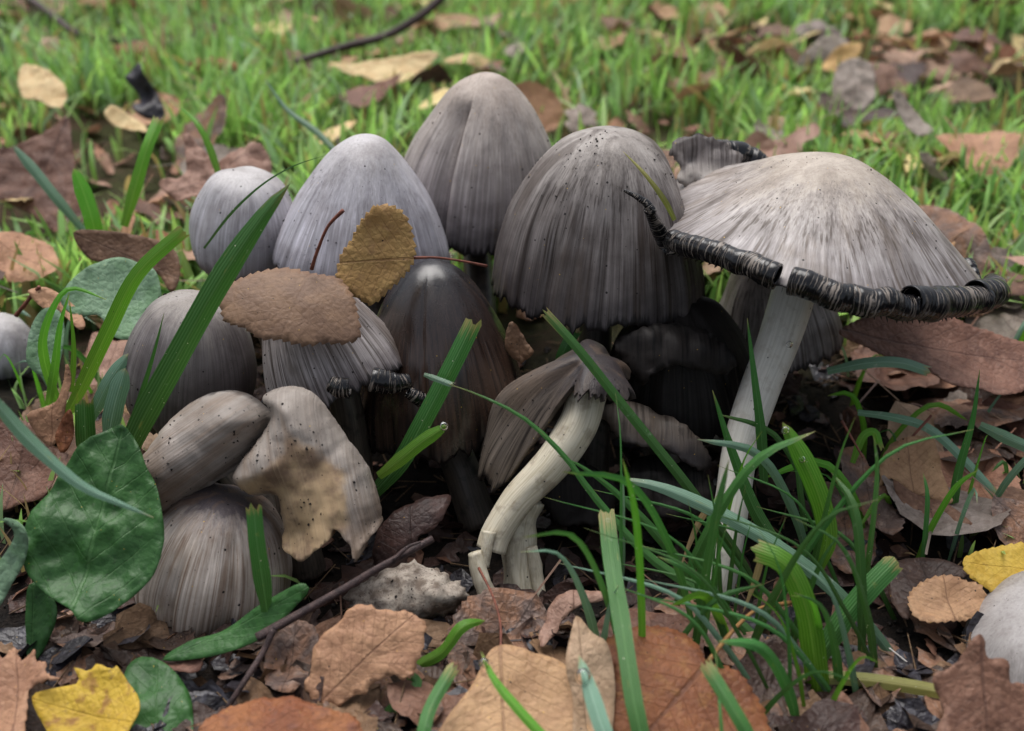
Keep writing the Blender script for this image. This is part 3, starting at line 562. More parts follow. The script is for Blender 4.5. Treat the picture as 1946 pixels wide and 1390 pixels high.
def puff(name, root, outline, Y, mat, depth, mid=None, rag=0., tilt=62, crumbs=0, cut=None, lump=.045, patch=None):
    return trace(name, outline, mat, Yc=Y, tilt=tilt, cup=0, crumple=lump, ragged=rag, parent=root, solid=0, mid=mid, step=.1, inflate=depth, crumbs=crumbs, cut=cut, patch=patch)
# split mushroom: two lobes of one broken cap
bb = np.array([-6., 24.6, float(ground_z(-6, 24.6))])
b_root = empty('mushroom', bb, 'broken grey-brown cap torn open in front, below the leaf-topped mushroom', 'mushroom')
puff('cap_lobe', b_root, [(516, 792), (500, 768), (470, 748), (430, 742), (380, 755), (330, 792), (295, 838), (275, 872), (284, 920), (308, 976), (340, 962), (390, 928), (430, 905), (462, 880), (482, 862), (504, 826)], 24.5, K['B'], 1.6, mid=((530, 770), (300, 930)), crumbs=90, rag=.015, lump=.07)
puff('cap_lobe', b_root, [(516, 788), (500, 754), (545, 735), (590, 742), (622, 775), (660, 830), (690, 870), (712, 920), (726, 985), (714, 1006), (702, 1020), (690, 1046), (680, 1020), (664, 1000), (648, 990), (640, 1008), (612, 1030), (590, 1050), (565, 1040), (548, 1030), (540, 1000), (532, 962), (524, 942), (480, 940), (450, 918), (446, 895), (465, 865), (492, 832)], 23.8, K['T'], 1.4, patch=[(545, 862), (556, 830), (580, 822), (615, 850), (650, 872), (672, 920), (680, 985), (650, 1010), (606, 1060), (540, 1060), (536, 970), (520, 940), (460, 950), (462, 915), (500, 890)], mid=((540, 740), (620, 1040)), rag=.03, crumbs=200, lump=.09, cut=[[(716, 1002), (690, 1040), (664, 1000), (640, 1008), (590, 1050), (548, 1030)]])
ob_ = empty('mushroom_piece', G(770, 1180), 'dirty whitish mould-covered lump of mushroom beside the eroded tan leaf', 'mushroom piece')
puff('lump', ob_, [(660, 1140), (690, 1105), (730, 1080), (790, 1068), (840, 1084), (876, 1108), (888, 1138), (850, 1164), (800, 1182), (720, 1188), (668, 1176)], 22.2, plain('mould', lin(170, 160, 148), lin(110, 98, 88), 1., 2.2, .6, lin(80, 68, 60), dist=.08), .7, rag=.16, lump=.26, crumbs=120, tilt=50)
tube('stem', [bb, W(560, 960, 25.2), W(545, 850, 25.6)], [.6, .55, .5], STEM_D, b_root)

# mushroom under the fallen leaf, its cap torn and its rim curling
dap, dct = W(556, 540, 28.6), W(650, 738, 27.6)
db = np.array([-4.6, 26.8, float(ground_z(-4.6, 26.8))])
d_root = empty('mushroom', db, 'grey streaked mushroom with curled black rim under the brown fallen leaf', 'mushroom')
DP, d_cap = cap(d_root, dap, dct, 2.15, BELL, K['D'], seed=33, rag=.03, thick=.14, crumbs=40, slits=[(112, 22, .3, .1), (140, 10, .4, .06)], groove=.008, lump=.06)
tube('stem', [db, dct, dap + (dct - dap) * .15], [.55, .5, .45], STEM_D, d_root)
dout = lambda c: (c - dct) + np.array([0, -.6, -.2])
def dseg(pts, rad, seed, **k): scroll(d_cap, [W(*p) for p in pts], dout, None, rad, seed=seed, **k)
dseg([(700, 738, 25.6), (725, 744, 25.6), (752, 744, 25.7), (780, 736, 25.9)], [.34, .32, .28, .2], 11, turns=(-115, 370), n=70)
dseg([(770, 752, 25.9), (790, 766, 25.9), (806, 782, 26), (816, 800, 26)], [.14, .2, .14, .05], 12, n=50)
dseg([(622, 742, 25.3), (645, 752, 25.2), (665, 752, 25.2)], [.3, .36, .3], 13, turns=(-160, 60), n=50)

# bent mushroom with fibrous stem, its cap open towards the viewer
mb = np.array([*G(985, 1135, -1.1)[:2], -1.2])
m_root = empty('mushroom', mb, 'bent mushroom with snapped fibrous cream stem and half-collapsed cap', 'mushroom')
cap(m_root, W(1130, 676, 26.4), W(1062, 900, 26.6), 2.55, BELL, K['M'], INNER2, seed=34, rag=.06, thick=.24, lump=.16, crumbs=120, groove=.012, nth=260,
    vmax=lambda t: 1 - .70 * np.clip(sm(148, 122, np.degrees(t)) + sm(272, 318, np.degrees(t)), 0, 1) + .07 * v1(t * 7, 4) + .05 * v1(t * 19, 5))
tube('stem', [W(1116, 745, 26.3), W(1098, 808, 25.6), W(1050, 880, 25.0), W(985, 950, 24.5), W(945, 1010, 24.0), W(932, 1046, 23.7)], [.54, .56, .52, .48, .45, .42], STEM_F, m_root, n=60, nc=26, lump=.04, seed=8)
tube('stem_root', [W(1000, 950, 25.1), W(985, 1010, 24.7), W(985, 1070, 24.2), mb + np.array([.1, 0, -.2])], [.45, .52, .5, .5], STEM_F, m_root, n=40, lump=.2, seed=9)
tube('stem_strip', [W(930, 1010, 23.6), W(925, 1045, 23.3), W(921, 1078, 23.1)], [.2, .16, .13], STEM_F, m_root, n=16, nc=10, lump=.2, seed=10, flat=.5)
tube('stem_strip', [W(1010, 1040, 24.0), W(1022, 1100, 23.7), W(1032, 1150, 23.2)], [.16, .2, .12], STEM_F, m_root, n=16, nc=10, lump=.25, seed=12, flat=.6)
ss = tube('stem_fragment', [W(902, 1050, 23.2), W(918, 1110, 22.8), W(940, 1165, 22.3), W(958, 1205, 21.9)], [.2, .25, .24, .2], STEM_F, None, n=30, nc=12, lump=.15, seed=11, label='split sliver of pale mushroom stem on the dark soil', cat='stem')

# ------------------------------------------------------------------ fallen leaves and plant leaves
T = trace
T('leaf', [(416, 548), (440, 528), (490, 508), (540, 500), (590, 512), (640, 520), (662, 545), (676, 578), (682, 628), (655, 642), (610, 645), (575, 650), (530, 642), (492, 638), (462, 618), (422, 600)], LM['umber'], Yc=26.4, tilt=34, roll=-2, cup=-.25, crumple=.03, teeth=.085, tooth=.26,
  label='dull brown toothed leaf lying on the torn grey mushroom, stalk pointing up', mid=((592, 512), (530, 645)), petiole=[(592, 513), (605, 472), (624, 430), (652, 400)], prad=.055, pY=(26.4, 27.2))
T('leaf', [(718, 390), (760, 398), (780, 430), (790, 472), (786, 495), (770, 522), (745, 545), (710, 577), (682, 566), (655, 545), (641, 522), (650, 482), (670, 452), (688, 418)], LM['ochre'], Yc=28.0, tilt=72, roll=0, cup=.1, crumple=.06, teeth=.09, tooth=.25,
  label='ochre yellow leaf leaning on the silvery cap above the wet brown mushroom', mid=((788, 490), (642, 500)), petiole=[(786, 490), (830, 490), (880, 497), (925, 506)], prad=.045, pY=(28, 29.))
T('broad_leaf', [(236, 812), (265, 850), (280, 890), (300, 930), (312, 990), (312, 1040), (296, 1090), (260, 1130), (215, 1165), (180, 1184), (156, 1182), (142, 1162), (108, 1142), (70, 1112), (46, 1072), (48, 1012), (60, 975), (92, 938), (122, 890), (155, 850), (200, 822)], LM['green'], Yc=21.6, tilt=42, roll=-8, cup=.28, crumple=.17, fold=-.2,
  label='large glossy green plantain leaf beside the ribbed egg-shaped mushroom', mid=((142, 1162), (236, 812)), step=.13)
T('leaf', [(66, 1332), (110, 1312), (152, 1300), (146, 1275), (172, 1280), (190, 1268), (215, 1278), (226, 1272), (246, 1300), (266, 1330), (268, 1362), (250, 1392), (232, 1430), (120, 1430), (92, 1392)], LM['ylwbrn'], z0=.6, tilt=22, cup=.15, crumple=.08, label='bright yellow leaf browning at one side, with pointed lobes', mid=((260, 1380), (70, 1335)))
T('leaf', [(-30, 1262), (10, 1255), (30, 1234), (44, 1258), (70, 1240), (74, 1262), (92, 1264), (94, 1286), (122, 1300), (88, 1300), (58, 1312), (54, 1360), (40, 1430), (-40, 1430)], LM['tan'], z0=.8, tilt=20, roll=8, cup=.2, crumple=.1, teeth=.05, label='tan lobed leaf with toothed points beside the bright yellow leaf', mid=((30, 1420), (35, 1235)))
T('leaf', [(372, 1392), (402, 1350), (450, 1325), (510, 1312), (560, 1316), (620, 1342), (670, 1355), (690, 1392), (704, 1440), (360, 1440)], LM['orange'], z0=1.1, tilt=16, cup=-.25, crumple=.1, teeth=.05, tooth=.2, label='rough orange-brown leaf below the dark forked twig', mid=((372, 1400), (700, 1400)), step=.12)
T('leaf', [(602, 1214), (640, 1182), (660, 1160), (690, 1150), (722, 1156), (760, 1160), (808, 1184), (800, 1220), (795, 1248), (788, 1276), (766, 1290), (738, 1284), (700, 1306), (664, 1328), (640, 1342), (602, 1336), (580, 1310), (590, 1258)], LM['tan'], z0=.7, tilt=38, roll=6, cup=-.12, crumple=.1, ragged=.08, label='eroded tan leaf with ragged edge leaning against the mouldy mushroom', mid=((610, 1330), (780, 1170)), step=.12)
T('leaf', [(512, 1200), (548, 1184), (590, 1188), (606, 1220), (598, 1262), (580, 1300), (560, 1332), (520, 1320), (500, 1270)], LM['mixed'], z0=.3, tilt=14, crumple=.16, ragged=.06, label='mottled grey decaying leaf under the dark forked twig')
T('leaf', [(842, 1382), (896, 1306), (930, 1246), (962, 1232), (1010, 1246), (1060, 1256), (1092, 1292), (1104, 1352), (1112, 1440), (830, 1440)], LM['tan'], z0=.5, tilt=16, cup=.1, crumple=.08, label='smooth tan leaf with thin red stalk below the snapped stem', mid=((950, 1232), (960, 1440)), petiole=[(952, 1240), (950, 1180), (935, 1130), (910, 1080)], prad=.035, pY=(20, 22.4))
T('leaf', [(1072, 1270), (1082, 1210), (1095, 1172), (1122, 1204), (1152, 1230), (1166, 1300), (1162, 1380), (1150, 1440), (1090, 1440), (1088, 1330)], LM['pink'], z0=.7, tilt=28, roll=-10, cup=.15, crumple=.08, label='dusky brown pointed leaf beside the rusty round leaf', mid=((1120, 1440), (1095, 1172)))
T('leaf', [(1150, 1216), (1182, 1190), (1240, 1180), (1290, 1190), (1322, 1214), (1346, 1258), (1376, 1262), (1410, 1280), (1442, 1322), (1460, 1362), (1456, 1440), (1160, 1440), (1160, 1340), (1164, 1270)], LM['rust'], z0=.9, tilt=20, cup=-.2, crumple=.05, teeth=.07, tooth=.24, label='rust-orange round leaf with a curved stalk under grass blades', mid=((1346, 1256), (1190, 1440)),
  petiole=[(1346, 1258), (1392, 1200), (1440, 1158), (1502, 1146)], prad=.06, pY=(20, 21.5), pmat=plain('petiole_olive', lin(150, 112, 66), lin(128, 92, 58), .5, 4, .3))
T('leaf', [(1586, 648), (1625, 620), (1690, 600), (1765, 597), (1850, 628), (1946, 660), (2010, 690), (1965, 738), (1902, 766), (1850, 752), (1795, 738), (1755, 708), (1700, 690), (1640, 668)], LM['brown'], Yc=31., tilt=24, roll=-6, cup=.4, crumple=.05, teeth=.05, tooth=.25, label='big chestnut-brown curled leaf under the open cap', mid=((1600, 640), (2010, 700)))
T('leaf', [(1824, 1072), (1850, 1054), (1900, 1040), (1965, 1034), (2010, 1060), (2010, 1130), (1940, 1142), (1890, 1136), (1858, 1116), (1834, 1100)], LM['yellow'], Yc=22.4, tilt=26, roll=-4, cup=.12, crumple=.06, teeth=.05, label='clear yellow leaf above the smooth pale cap', mid=((2010, 1090), (1826, 1074)))
T('leaf', [(1666, 930), (1672, 872), (1702, 842), (1762, 838), (1790, 900), (1802, 962), (1762, 950), (1722, 936), (1690, 916)], LM['tan'], z0=1.2, tilt=34, crumple=.12, ragged=.04, label='upright pale tan scrap of leaf with toothed edge by the dry grass tip')
T('leaf', [(1692, 920), (1726, 934), (1766, 948), (1802, 960), (1842, 1006), (1806, 1002), (1760, 992), (1716, 966)], LM['brown'], z0=.9, tilt=30, crumple=.08, label='narrow reddish brown folded leaf below the upright tan scrap')
T('leaf', [(1588, 872), (1622, 858), (1660, 900), (1690, 940), (1712, 1000), (1690, 1030), (1650, 990), (1616, 930)], LM['mixed'], z0=1., tilt=22, crumple=.22, ragged=.07, label='wrinkled decayed leaf, grey and orange, beside the grass clump')
T('leaf', [(1560, 930), (1600, 938), (1650, 972), (1664, 1030), (1650, 1082), (1600, 1090), (1565, 1040), (1552, 980)], LM['mixed'], z0=.5, tilt=16, crumple=.18, ragged=.05, label='dark crumpled leaf with an orange patch inside the grass clump')
T('leaf', [(1726, 1160), (1734, 1120), (1780, 1100), (1830, 1104), (1868, 1120), (1872, 1150), (1850, 1176), (1800, 1190), (1750, 1188)], LM['tan'], z0=.6, tilt=22, crumple=.1, teeth=.06, tooth=.2, label='pinkish tan toothed leaf between clear yellow leaf and grass clump')
T('leaf', [(1690, 1080), (1740, 1064), (1800, 1075), (1840, 1100), (1790, 1120), (1735, 1140), (1720, 1190), (1690, 1140)], LM['dark'], z0=.4, tilt=12, crumple=.12, label='dark purple-brown leaf behind the pinkish tan toothed leaf')
T('leaf', [(1772, 1290), (1815, 1262), (1845, 1210), (1860, 1212), (1868, 1252), (1905, 1258), (1915, 1300), (1960, 1310), (1990, 1440), (1780, 1440), (1790, 1340)], LM['brown'], Yc=17.4, tilt=38, crumple=.08, ragged=.05, label='holed dark brown leaf lying over the smooth pale cap', mid=((1855, 1215), (1880, 1440)))
T('leaf', [(1560, 1392), (1590, 1322), (1622, 1350), (1650, 1392), (1660, 1440), (1560, 1440)], LM['brown'], z0=.5, tilt=18, crumple=.08, label='small brown leaf tip at the foot of the broad bent blade')
T('leaf', [(146, 446), (200, 440), (270, 450), (320, 466), (342, 492), (346, 532), (332, 560), (300, 522), (240, 500), (176, 496)], LM['brown'], Yc=34.2, tilt=55, cup=.2, crumple=.05, label='red-brown leaf arched beside the small pale mushroom', mid=((146, 446), (346, 532)))
T('broad_leaf', [(120, 575), (150, 530), (190, 505), (232, 494), (272, 506), (300, 522), (308, 580), (284, 628), (250, 652), (216, 642), (190, 602), (150, 606)], LM['dusty'], Yc=31., tilt=40, cup=.15, crumple=.08, label='dusty grey-green round leaf under the red-brown arched leaf', mid=((215, 645), (220, 495)))
T('broad_leaf', [(58, 690), (66, 620), (92, 588), (122, 600), (128, 650), (112, 706), (84, 716)], LM['dusty'], Yc=30., tilt=50, cup=.2, crumple=.05, label='small dusty green leaf behind bright bent blades', mid=((84, 716), (100, 590)))
T('leaf', [(-20, 310), (50, 275), (108, 246), (134, 232), (142, 300), (150, 372), (168, 424), (122, 456), (60, 410), (-20, 372)], LM['brown'], Yc=47, tilt=32, cup=.3, crumple=.15, label='large faded brown leaf standing in the grass near a blue-green blade', mid=((134, 232), (40, 400)))
T('leaf', [(300, 346), (350, 328), (352, 258), (380, 280), (412, 300), (458, 290), (500, 283), (514, 322), (462, 336), (424, 342), (384, 372), (340, 382)], LM['pink'], Yc=43, tilt=30, cup=.1, crumple=.25, label='pinkish pale crumpled leaf behind the small egg-shaped mushroom', mid=((320, 370), (500, 290)))
T('leaf', [(626, 128), (682, 125), (742, 112), (832, 110), (802, 136), (770, 160), (735, 172), (690, 152), (652, 140)], LM['cream'], Yc=70, tilt=22, cup=.3, crumple=.1, label='long cream-yellow leaf on the lawn behind the tall taupe cap', mid=((626, 128), (832, 112)))
T('leaf', [(844, 102), (868, 95), (906, 94), (930, 108), (942, 138), (916, 132), (880, 122), (856, 118)], LM['cream'], Yc=72, tilt=30, cup=-.4, crumple=.1, label='small arched pale yellow leaf touching the tip of the long cream leaf')
T('leaf', [(352, 74), (400, 72), (450, 74), (468, 100), (430, 104), (392, 98), (360, 104)], LM['mint'], Yc=80, tilt=40, cup=.1, crumple=.05, label='pale mint-green leaf lying underside up on the lawn')
T('leaf', [(208, 72), (246, 66), (290, 82), (324, 108), (330, 128), (296, 122), (268, 128), (228, 100)], LM['rust'], Yc=77, tilt=40, cup=-.5, crumple=.15, label='rusty leaf on the lawn near the pale mint-green leaf')
T('leaf', [(352, 112), (384, 104), (440, 112), (450, 130), (410, 140), (380, 138)], LM['orange'], Yc=72, tilt=45, cup=-.4, crumple=.1, label='orange curled leaf just below the pale mint-green leaf')
T('leaf', [(200, 222), (214, 206), (240, 216), (272, 238), (284, 262), (250, 250), (220, 240)], LM['cream'], Yc=55, tilt=30, cup=.2, crumple=.08, label='small cream curled leaf in the grass by the dark crumpled leaf')
T('leaf', [(240, 150), (270, 128), (280, 150), (300, 180), (312, 220), (280, 230), (256, 210), (262, 180)], LM['slate'], Yc=59, tilt=50, cup=.2, crumple=.3, label='dark grey crumpled leaf in the grass by the small cream leaf')
T('leaf', [(34, 150), (50, 122), (98, 140), (126, 170), (120, 210), (80, 200), (46, 190)], LM['cream'], Yc=62, tilt=25, cup=.1, crumple=.15, label='pale peach leaf among blades behind the large faded brown leaf')
T('leaf', [(1512, 48), (1545, 36), (1580, 50), (1612, 70), (1580, 84), (1552, 72), (1524, 70)], LM['grey'], Yc=84, tilt=30, cup=-.4, crumple=.15, label='silver-grey curled leaf far out on the lawn')
T('leaf', [(1516, 118), (1540, 88), (1580, 62), (1616, 72), (1606, 98), (1570, 112)], LM['grey'], Yc=76, tilt=36, cup=-.3, crumple=.1, label='grey leaf bent over an orange leaf on the lawn')
T('leaf', [(1560, 132), (1590, 92), (1636, 84), (1630, 110), (1604, 118), (1586, 142)], LM['ochre'], Yc=72, tilt=38, crumple=.1, label='bright orange leaf under the bent grey leaf on the lawn')
T('leaf', [(1584, 190), (1590, 130), (1624, 114), (1658, 130), (1660, 190), (1630, 212)], LM['grey'], Yc=63, tilt=36, crumple=.14, label='brownish grey leaf just below the bright orange leaf')
T('leaf', [(1692, 190), (1712, 184), (1742, 218), (1768, 262), (1740, 262), (1710, 226)], LM['grey'], Yc=56, tilt=28, crumple=.1, cup=.3, label='narrow pale leaf on the lawn behind the open cap')
T('leaf', [(-20, 800), (40, 800), (90, 830), (112, 880), (100, 940), (60, 962), (-20, 962)], LM['brown'], z0=.8, tilt=30, cup=.15, crumple=.08, label='dark brown leaf behind the large glossy plantain leaf')
T('leaf', [(60, 560), (96, 552), (140, 580), (166, 620), (156, 632), (120, 600), (86, 590)], LM['tan'], Yc=30.6, tilt=40, crumple=.12, label='small tan torn leaf beside the dusty round leaf')
T('leaf', [(62, 788), (96, 770), (118, 752), (134, 690), (142, 720), (134, 766), (118, 820), (104, 848), (80, 830)], LM['tan'], Yc=27.2, tilt=60, cup=.25, crumple=.12, label='twisted tan dry leaf standing among the bright bent blades')
T('leaf', [(108, 830), (122, 790), (140, 780), (138, 836), (120, 862)], LM['rust'], Yc=26.4, tilt=60, crumple=.08, label='small red-brown scrap behind the top of the plantain leaf')
T('leaf', [(180, 640), (216, 650), (250, 656), (262, 700), (230, 760), (190, 770), (160, 720)], LM['pink'], z0=.5, tilt=18, crumple=.14, label='faded pink-brown leaf under the dusty round leaf')
T('broad_leaf', [(-20, 1150), (-16, 1090), (18, 1040), (32, 1008), (8, 984), (40, 988), (62, 1010), (52, 1060), (24, 1110), (2, 1156)], LM['dusty'], Yc=20.6, tilt=60, cup=.2, crumple=.06, label='grey-green curled leaf beside the plantain leaf')
T('broad_leaf', [(56, 1240), (54, 1150), (66, 1106), (96, 1120), (118, 1160), (104, 1200), (74, 1252)], LM['green'], Yc=20.8, tilt=55, cup=.2, crumple=.05, label='small smooth green leaf under the plantain leaf', mid=((62, 1250), (68, 1106)))
T('broad_leaf', [(318, 1256), (360, 1220), (420, 1200), (480, 1160), (540, 1128), (580, 1112), (594, 1124), (560, 1160), (520, 1200), (460, 1232), (390, 1252)], LM['green'], Yc=20.2, tilt=40, roll=14, cup=.15, crumple=.04, label='long narrow green leaf across the foot of the ribbed mushroom', mid=((318, 1256), (594, 1118)))
T('broad_leaf', [(236, 1300), (260, 1254), (310, 1262), (346, 1296), (368, 1350), (352, 1440), (250, 1440)], LM['green'], z0=.2, tilt=14, crumple=.12, label='dark green leaf beside the bright yellow leaf', mid=((300, 1440), (300, 1254)))
T('leaf', [(264, 1246), (300, 1262), (336, 1262), (366, 1250), (388, 1266), (372, 1284), (326, 1280), (290, 1276)], LM['brown'], z0=.6, tilt=25, crumple=.12, ragged=.04, label='curled brown leaf strip under the long narrow green leaf')
T('cap_fragment', [(704, 1060), (716, 1012), (752, 972), (806, 946), (850, 936), (846, 970), (812, 1010), (770, 1040), (730, 1072)], LM['dark'], Yc=23.6, tilt=36, roll=8, cup=-.2, crumple=.05, ragged=.06, label='wet slate-black mushroom cap fragment behind the forked twig', cat='mushroom piece', solid=.1)
T('cap_fragment', [(1150, 775), (1200, 762), (1290, 800), (1352, 870), (1330, 892), (1260, 852), (1180, 836)], K['M'], Yc=26.6, tilt=40, roll=-6, cup=-.2, crumple=.12, ragged=.09, label='torn brown strip of cap beside the bent mushroom', cat='mushroom piece', solid=.12)
T('cap_fragment', [(1176, 650), (1260, 610), (1350, 630), (1400, 690), (1345, 706), (1275, 690), (1220, 724)], K['N'], Yc=27.6, tilt=50, cup=-.4, crumple=.2, ragged=.12, label='black inky cap fragment under the dark grey cap rim', cat='mushroom piece', solid=.1)
T('cap_fragment', [(1010, 900), (1060, 860), (1130, 880), (1180, 930), (1150, 990), (1080, 1000), (1030, 960)], K['N'], Yc=26.0, tilt=45, cup=-.3, crumple=.2, ragged=.12, label='black rotten cap fragment behind the bent fibrous stem', cat='mushroom piece', solid=.1)
T('cap_fragment', [(1190, 900), (1250, 860), (1330, 890), (1360, 960), (1290, 985), (1220, 960)], K['N'], Yc=26.0, tilt=40, cup=-.3, crumple=.25, ragged=.12, label='black collapsed cap fragment between bent stem and white stem', cat='mushroom piece', solid=.1)
T('leaf', [(1040, 1170), (1060, 1140), (1100, 1128), (1150, 1132), (1150, 1148), (1100, 1156), (1070, 1180), (1040, 1230), (1024, 1230)], LM['pink'], z0=.5, tilt=24, crumple=.12, ragged=.05, label='curled brown strip of leaf beside the snapped stem root')
T('leaf', [(960, 640), (974, 612), (996, 640), (1014, 668), (990, 690), (968, 672)], LM['brown'], Yc=28.4, tilt=70, crumple=.1, ragged=.06, label='torn brown scrap hanging under the dark grey cap')

# ------------------------------------------------------------------ twigs
def twig(pts, rad, label, side=None, mat=TWIG, name='twig'):
    root = empty(name, pts[0] if not hasattr(pts[0], 'tolist') else pts[0].tolist(), label, 'twig')
    tube('shoot', pts, rad, mat, root, n=50, nc=10, lump=.18)
    for p, r in (side or []): tube('side_shoot', p, r, mat, root, n=24, nc=8, lump=.18)
    return root
twig([W(488, 1212, 19.6), W(600, 1150, 20.2), W(720, 1080, 20.8), W(822, 1024, 21.6)], [.12, .11, .1, .09], 'dark purple forked twig lying across the split mushrooms',
     [([W(520, 1196, 19.7), W(500, 1240, 19.3), W(468, 1290, 18.7), W(432, 1345, 18.2)], [.09, .08, .08, .07]), ([W(748, 1064, 20.9), W(775, 1040, 21.1), W(800, 1030, 21.2)], [.06, .05, .03])])
twig([G(560, 118, 2.), G(660, 88, 2.5), G(740, 66, 3), G(800, 30, 4), G(842, -6, 5)], [.2, .26, .28, .3, .3], 'thin dark curved twig lying on the lawn')
twig([G(30, -20, 3), G(100, 30, 2.5), G(150, 66, 2), G(240, 80, 1.6), G(330, 84, 1.4)], [.3, .28, .28, .25, .2], 'grey twig on the lawn near the rusty leaf')
twig([W(1600, 800, 26.4), W(1640, 870, 25.6)], [.04, .03], 'thin reddish needle in the litter under the chestnut-brown leaf', mat=RED)
twig([W(1770, 790, 27.6), W(1716, 850, 27)], [.04, .04], 'thin red stalk over the pale tan scrap of leaf', mat=RED)
twig([W(1690, 1232, 20.4), W(1776, 1300, 19.7)], [.02, .02], 'single white dry fibre crossing the grass near the pale cap', mat=plain('fibre', lin(232, 228, 220), lin(220, 214, 206), .5))
twig([W(1640, 1420, 18.6), W(1720, 1360, 18.8), W(1780, 1310, 19.2)], [.12, .1, .07], 'dark stalk leaning on the smooth pale cap')
twig([W(30, 600, 31), W(75, 545, 31)], [.07, .06], 'short dark red stalk in the grass by the dusty leaves', mat=RED)

# ------------------------------------------------------------------ grass blades one can pick out
def blade(pts, w, mat, label=None, tip='point', fold=.35, twist=0., drop=None, group=None, seed=None, world=None, n=22):
    p = np.array([W(*q) if (len(q) > 2 and q[2] is not None) else G(q[0], q[1], float(ground_z(*G(q[0], q[1])[:2]))) for q in pts]) if world is None else np.asarray(world)
    c = even(cr(p, 120), n); s = np.linspace(0, 1, n); T_ = nrm(np.gradient(c, axis=0)); view = nrm(c - CAM)
    sd = nrm(np.cross(T_, view)); nn = np.cross(sd, T_); tw = np.radians(twist) * s
    sd, nn = sd * np.cos(tw)[:, None] + nn * np.sin(tw)[:, None], nn * np.cos(tw)[:, None] - sd * np.sin(tw)[:, None]
    wc = w * ((c - CAM) @ FWD) / FPX / 2 if world is None else w * np.ones(n)
    prof = .62 + .38 * sm(0, .35, s)
    if tip == 'point': prof = prof * np.sqrt(np.clip((1 - s) / .22, 0, 1)).clip(.02, 1)
    elif tip == 'taper': prof = prof * ((1 - s) ** .7).clip(.04, 1)
    else: prof = prof * (1 - .12 * s)
    sdn = seed if seed is not None else R.randint(0, 999)
    wc = wc * prof * (1 + .06 * v1(s * 9, sdn))
    t = np.linspace(-1, 1, 7)
    V = c[:, None] + sd[:, None] * (t[None] * wc[:, None])[..., None] - nn[:, None] * (fold * (1 - np.abs(t))[None] * wc[:, None])[..., None]
    if tip == 'cut': V[-1] += T_[-1] * (.12 * np.random.default_rng(sdn).uniform(-1, 1, 7))[:, None]
    r = (sdn % 17) / 17.
    lt = np.stack([s[:, None] + 0 * t[None], t[None] + 0 * s[:, None], r + 0 * s[:, None] * t[None]], -1)
    A = {'lt': lt.reshape(-1, 3)}; V = V.reshape(-1, 3); F = grid_faces(n, 7)
    if drop is None:
        return tag(obj('grass_blade', V, F, BG[mat], origin=c[0], attrs=A), label, 'grass blade', group)
    root = empty('grass_blade', c[0], label, 'grass blade', group); obj('blade', V, F, BG[mat], root, attrs=A)
    for (k, rad) in drop:
        i = int(k * (n - 1)); q = c[i] - nn[i] * rad * .55 * np.sign(np.dot(nn[i], view[i])) if False else c[i] + sd[i] * rad * .3 - view[i] * rad * .4
        bead(root, q, rad)
    return root
def bead(root, q, rad):
    u, v = np.meshgrid(np.linspace(0, 2 * math.pi, 20, endpoint=False), np.linspace(0, math.pi, 12))
    V = q + rad * np.stack([np.cos(u) * np.sin(v), np.sin(u) * np.sin(v), np.cos(v) * 1.08], -1).reshape(-1, 3)
    obj('water_drop', V, grid_faces(12, 20, True), WATER, root)
blade([(205, 955, 25.9), (255, 830, 25.7), (330, 690, 25.5), (420, 530, 25.6), (500, 410, 26), (551, 349, 26.4)], 46, 'dark', 'long broad dark green blade slanting across the grey egg-shaped mushroom', fold=.5, seed=3)
blade([(235, 850, 26.4), (262, 770, 26.3), (290, 680, 26.3), (312, 595, 26.4)], 15, 'dark', 'thin dark blade beside the long broad slanting blade', 'taper')
blade([(120, 800, 28.6), (150, 745, 28.6), (205, 630, 28.6), (262, 520, 28.8), (352, 436, 29.4)], 30, 'bright', 'bright green blade bowing over the dusty round leaf', 'cut')
blade([(-30, 745, 20.5), (0, 775, 20.5), (60, 842, 20.3), (150, 920, 20), (230, 958, 19.9), (292, 984, 19.9)], 36, 'blue', 'blue-green blade lying across the plantain leaf', 'taper')
blade([(508, 1165, 20.3), (500, 1110, 20.4), (488, 1030, 20.6), (482, 960, 20.9)], 34, 'dark', 'stiff cut blade standing before the ribbed mushroom', 'cut', fold=.6)
blade([(690, 960, 25.0), (760, 880, 24.9), (810, 790, 24.9), (862, 690, 25.2), (902, 608, 25.6)], 38, 'dark', 'broad cut blade leaning over the wet brown mushroom', 'cut')
blade([(720, 905, 23.9), (765, 870, 23.8), (805, 838, 23.8), (852, 808, 23.8)], 26, 'bright', 'short pointed blade with a water drop at its tip under the curled rim', drop=[(.97, .11)])
blade([(806, 712, 25.0), (860, 732, 24.6)], 12, 'blue', 'tiny pale blade end across the broad cut blade', 'cut')
blade([(1440, 1120, 23.3), (1400, 1050, 23.6), (1330, 955, 24), (1280, 890, 24.3), (1195, 785, 24.8), (1100, 665, 25.3), (1036, 594, 25.8)], 20, 'dark', 'long thin blade rising to the dark grey cap rim', 'cut')
blade([(1500, 1300, 19.8), (1440, 1215, 20.6), (1350, 1140, 21.4), (1230, 1055, 22.2), (1130, 945, 23), (1075, 870, 23.4), (1000, 798, 23.9), (920, 755, 24.3), (852, 730, 24.6)], 24, 'dark', 'long arching blade crossing the bent fibrous stem', 'taper')
blade([(1330, 1120, 22.4), (1260, 1030, 22.9), (1180, 945, 23.3), (1110, 890, 23.5), (1060, 866, 23.6)], 26, 'dark', 'mid-green blade running beside the long arching blade', 'taper')
blade([(1730, 1300, 20.2), (1660, 1200, 20.8), (1560, 1100, 21.5), (1450, 1022, 22.2), (1340, 962, 22.9), (1250, 925, 23.4), (1172, 910, 23.8)], 27, 'blue', 'long blue-green blade arching over the grass clump', 'point')
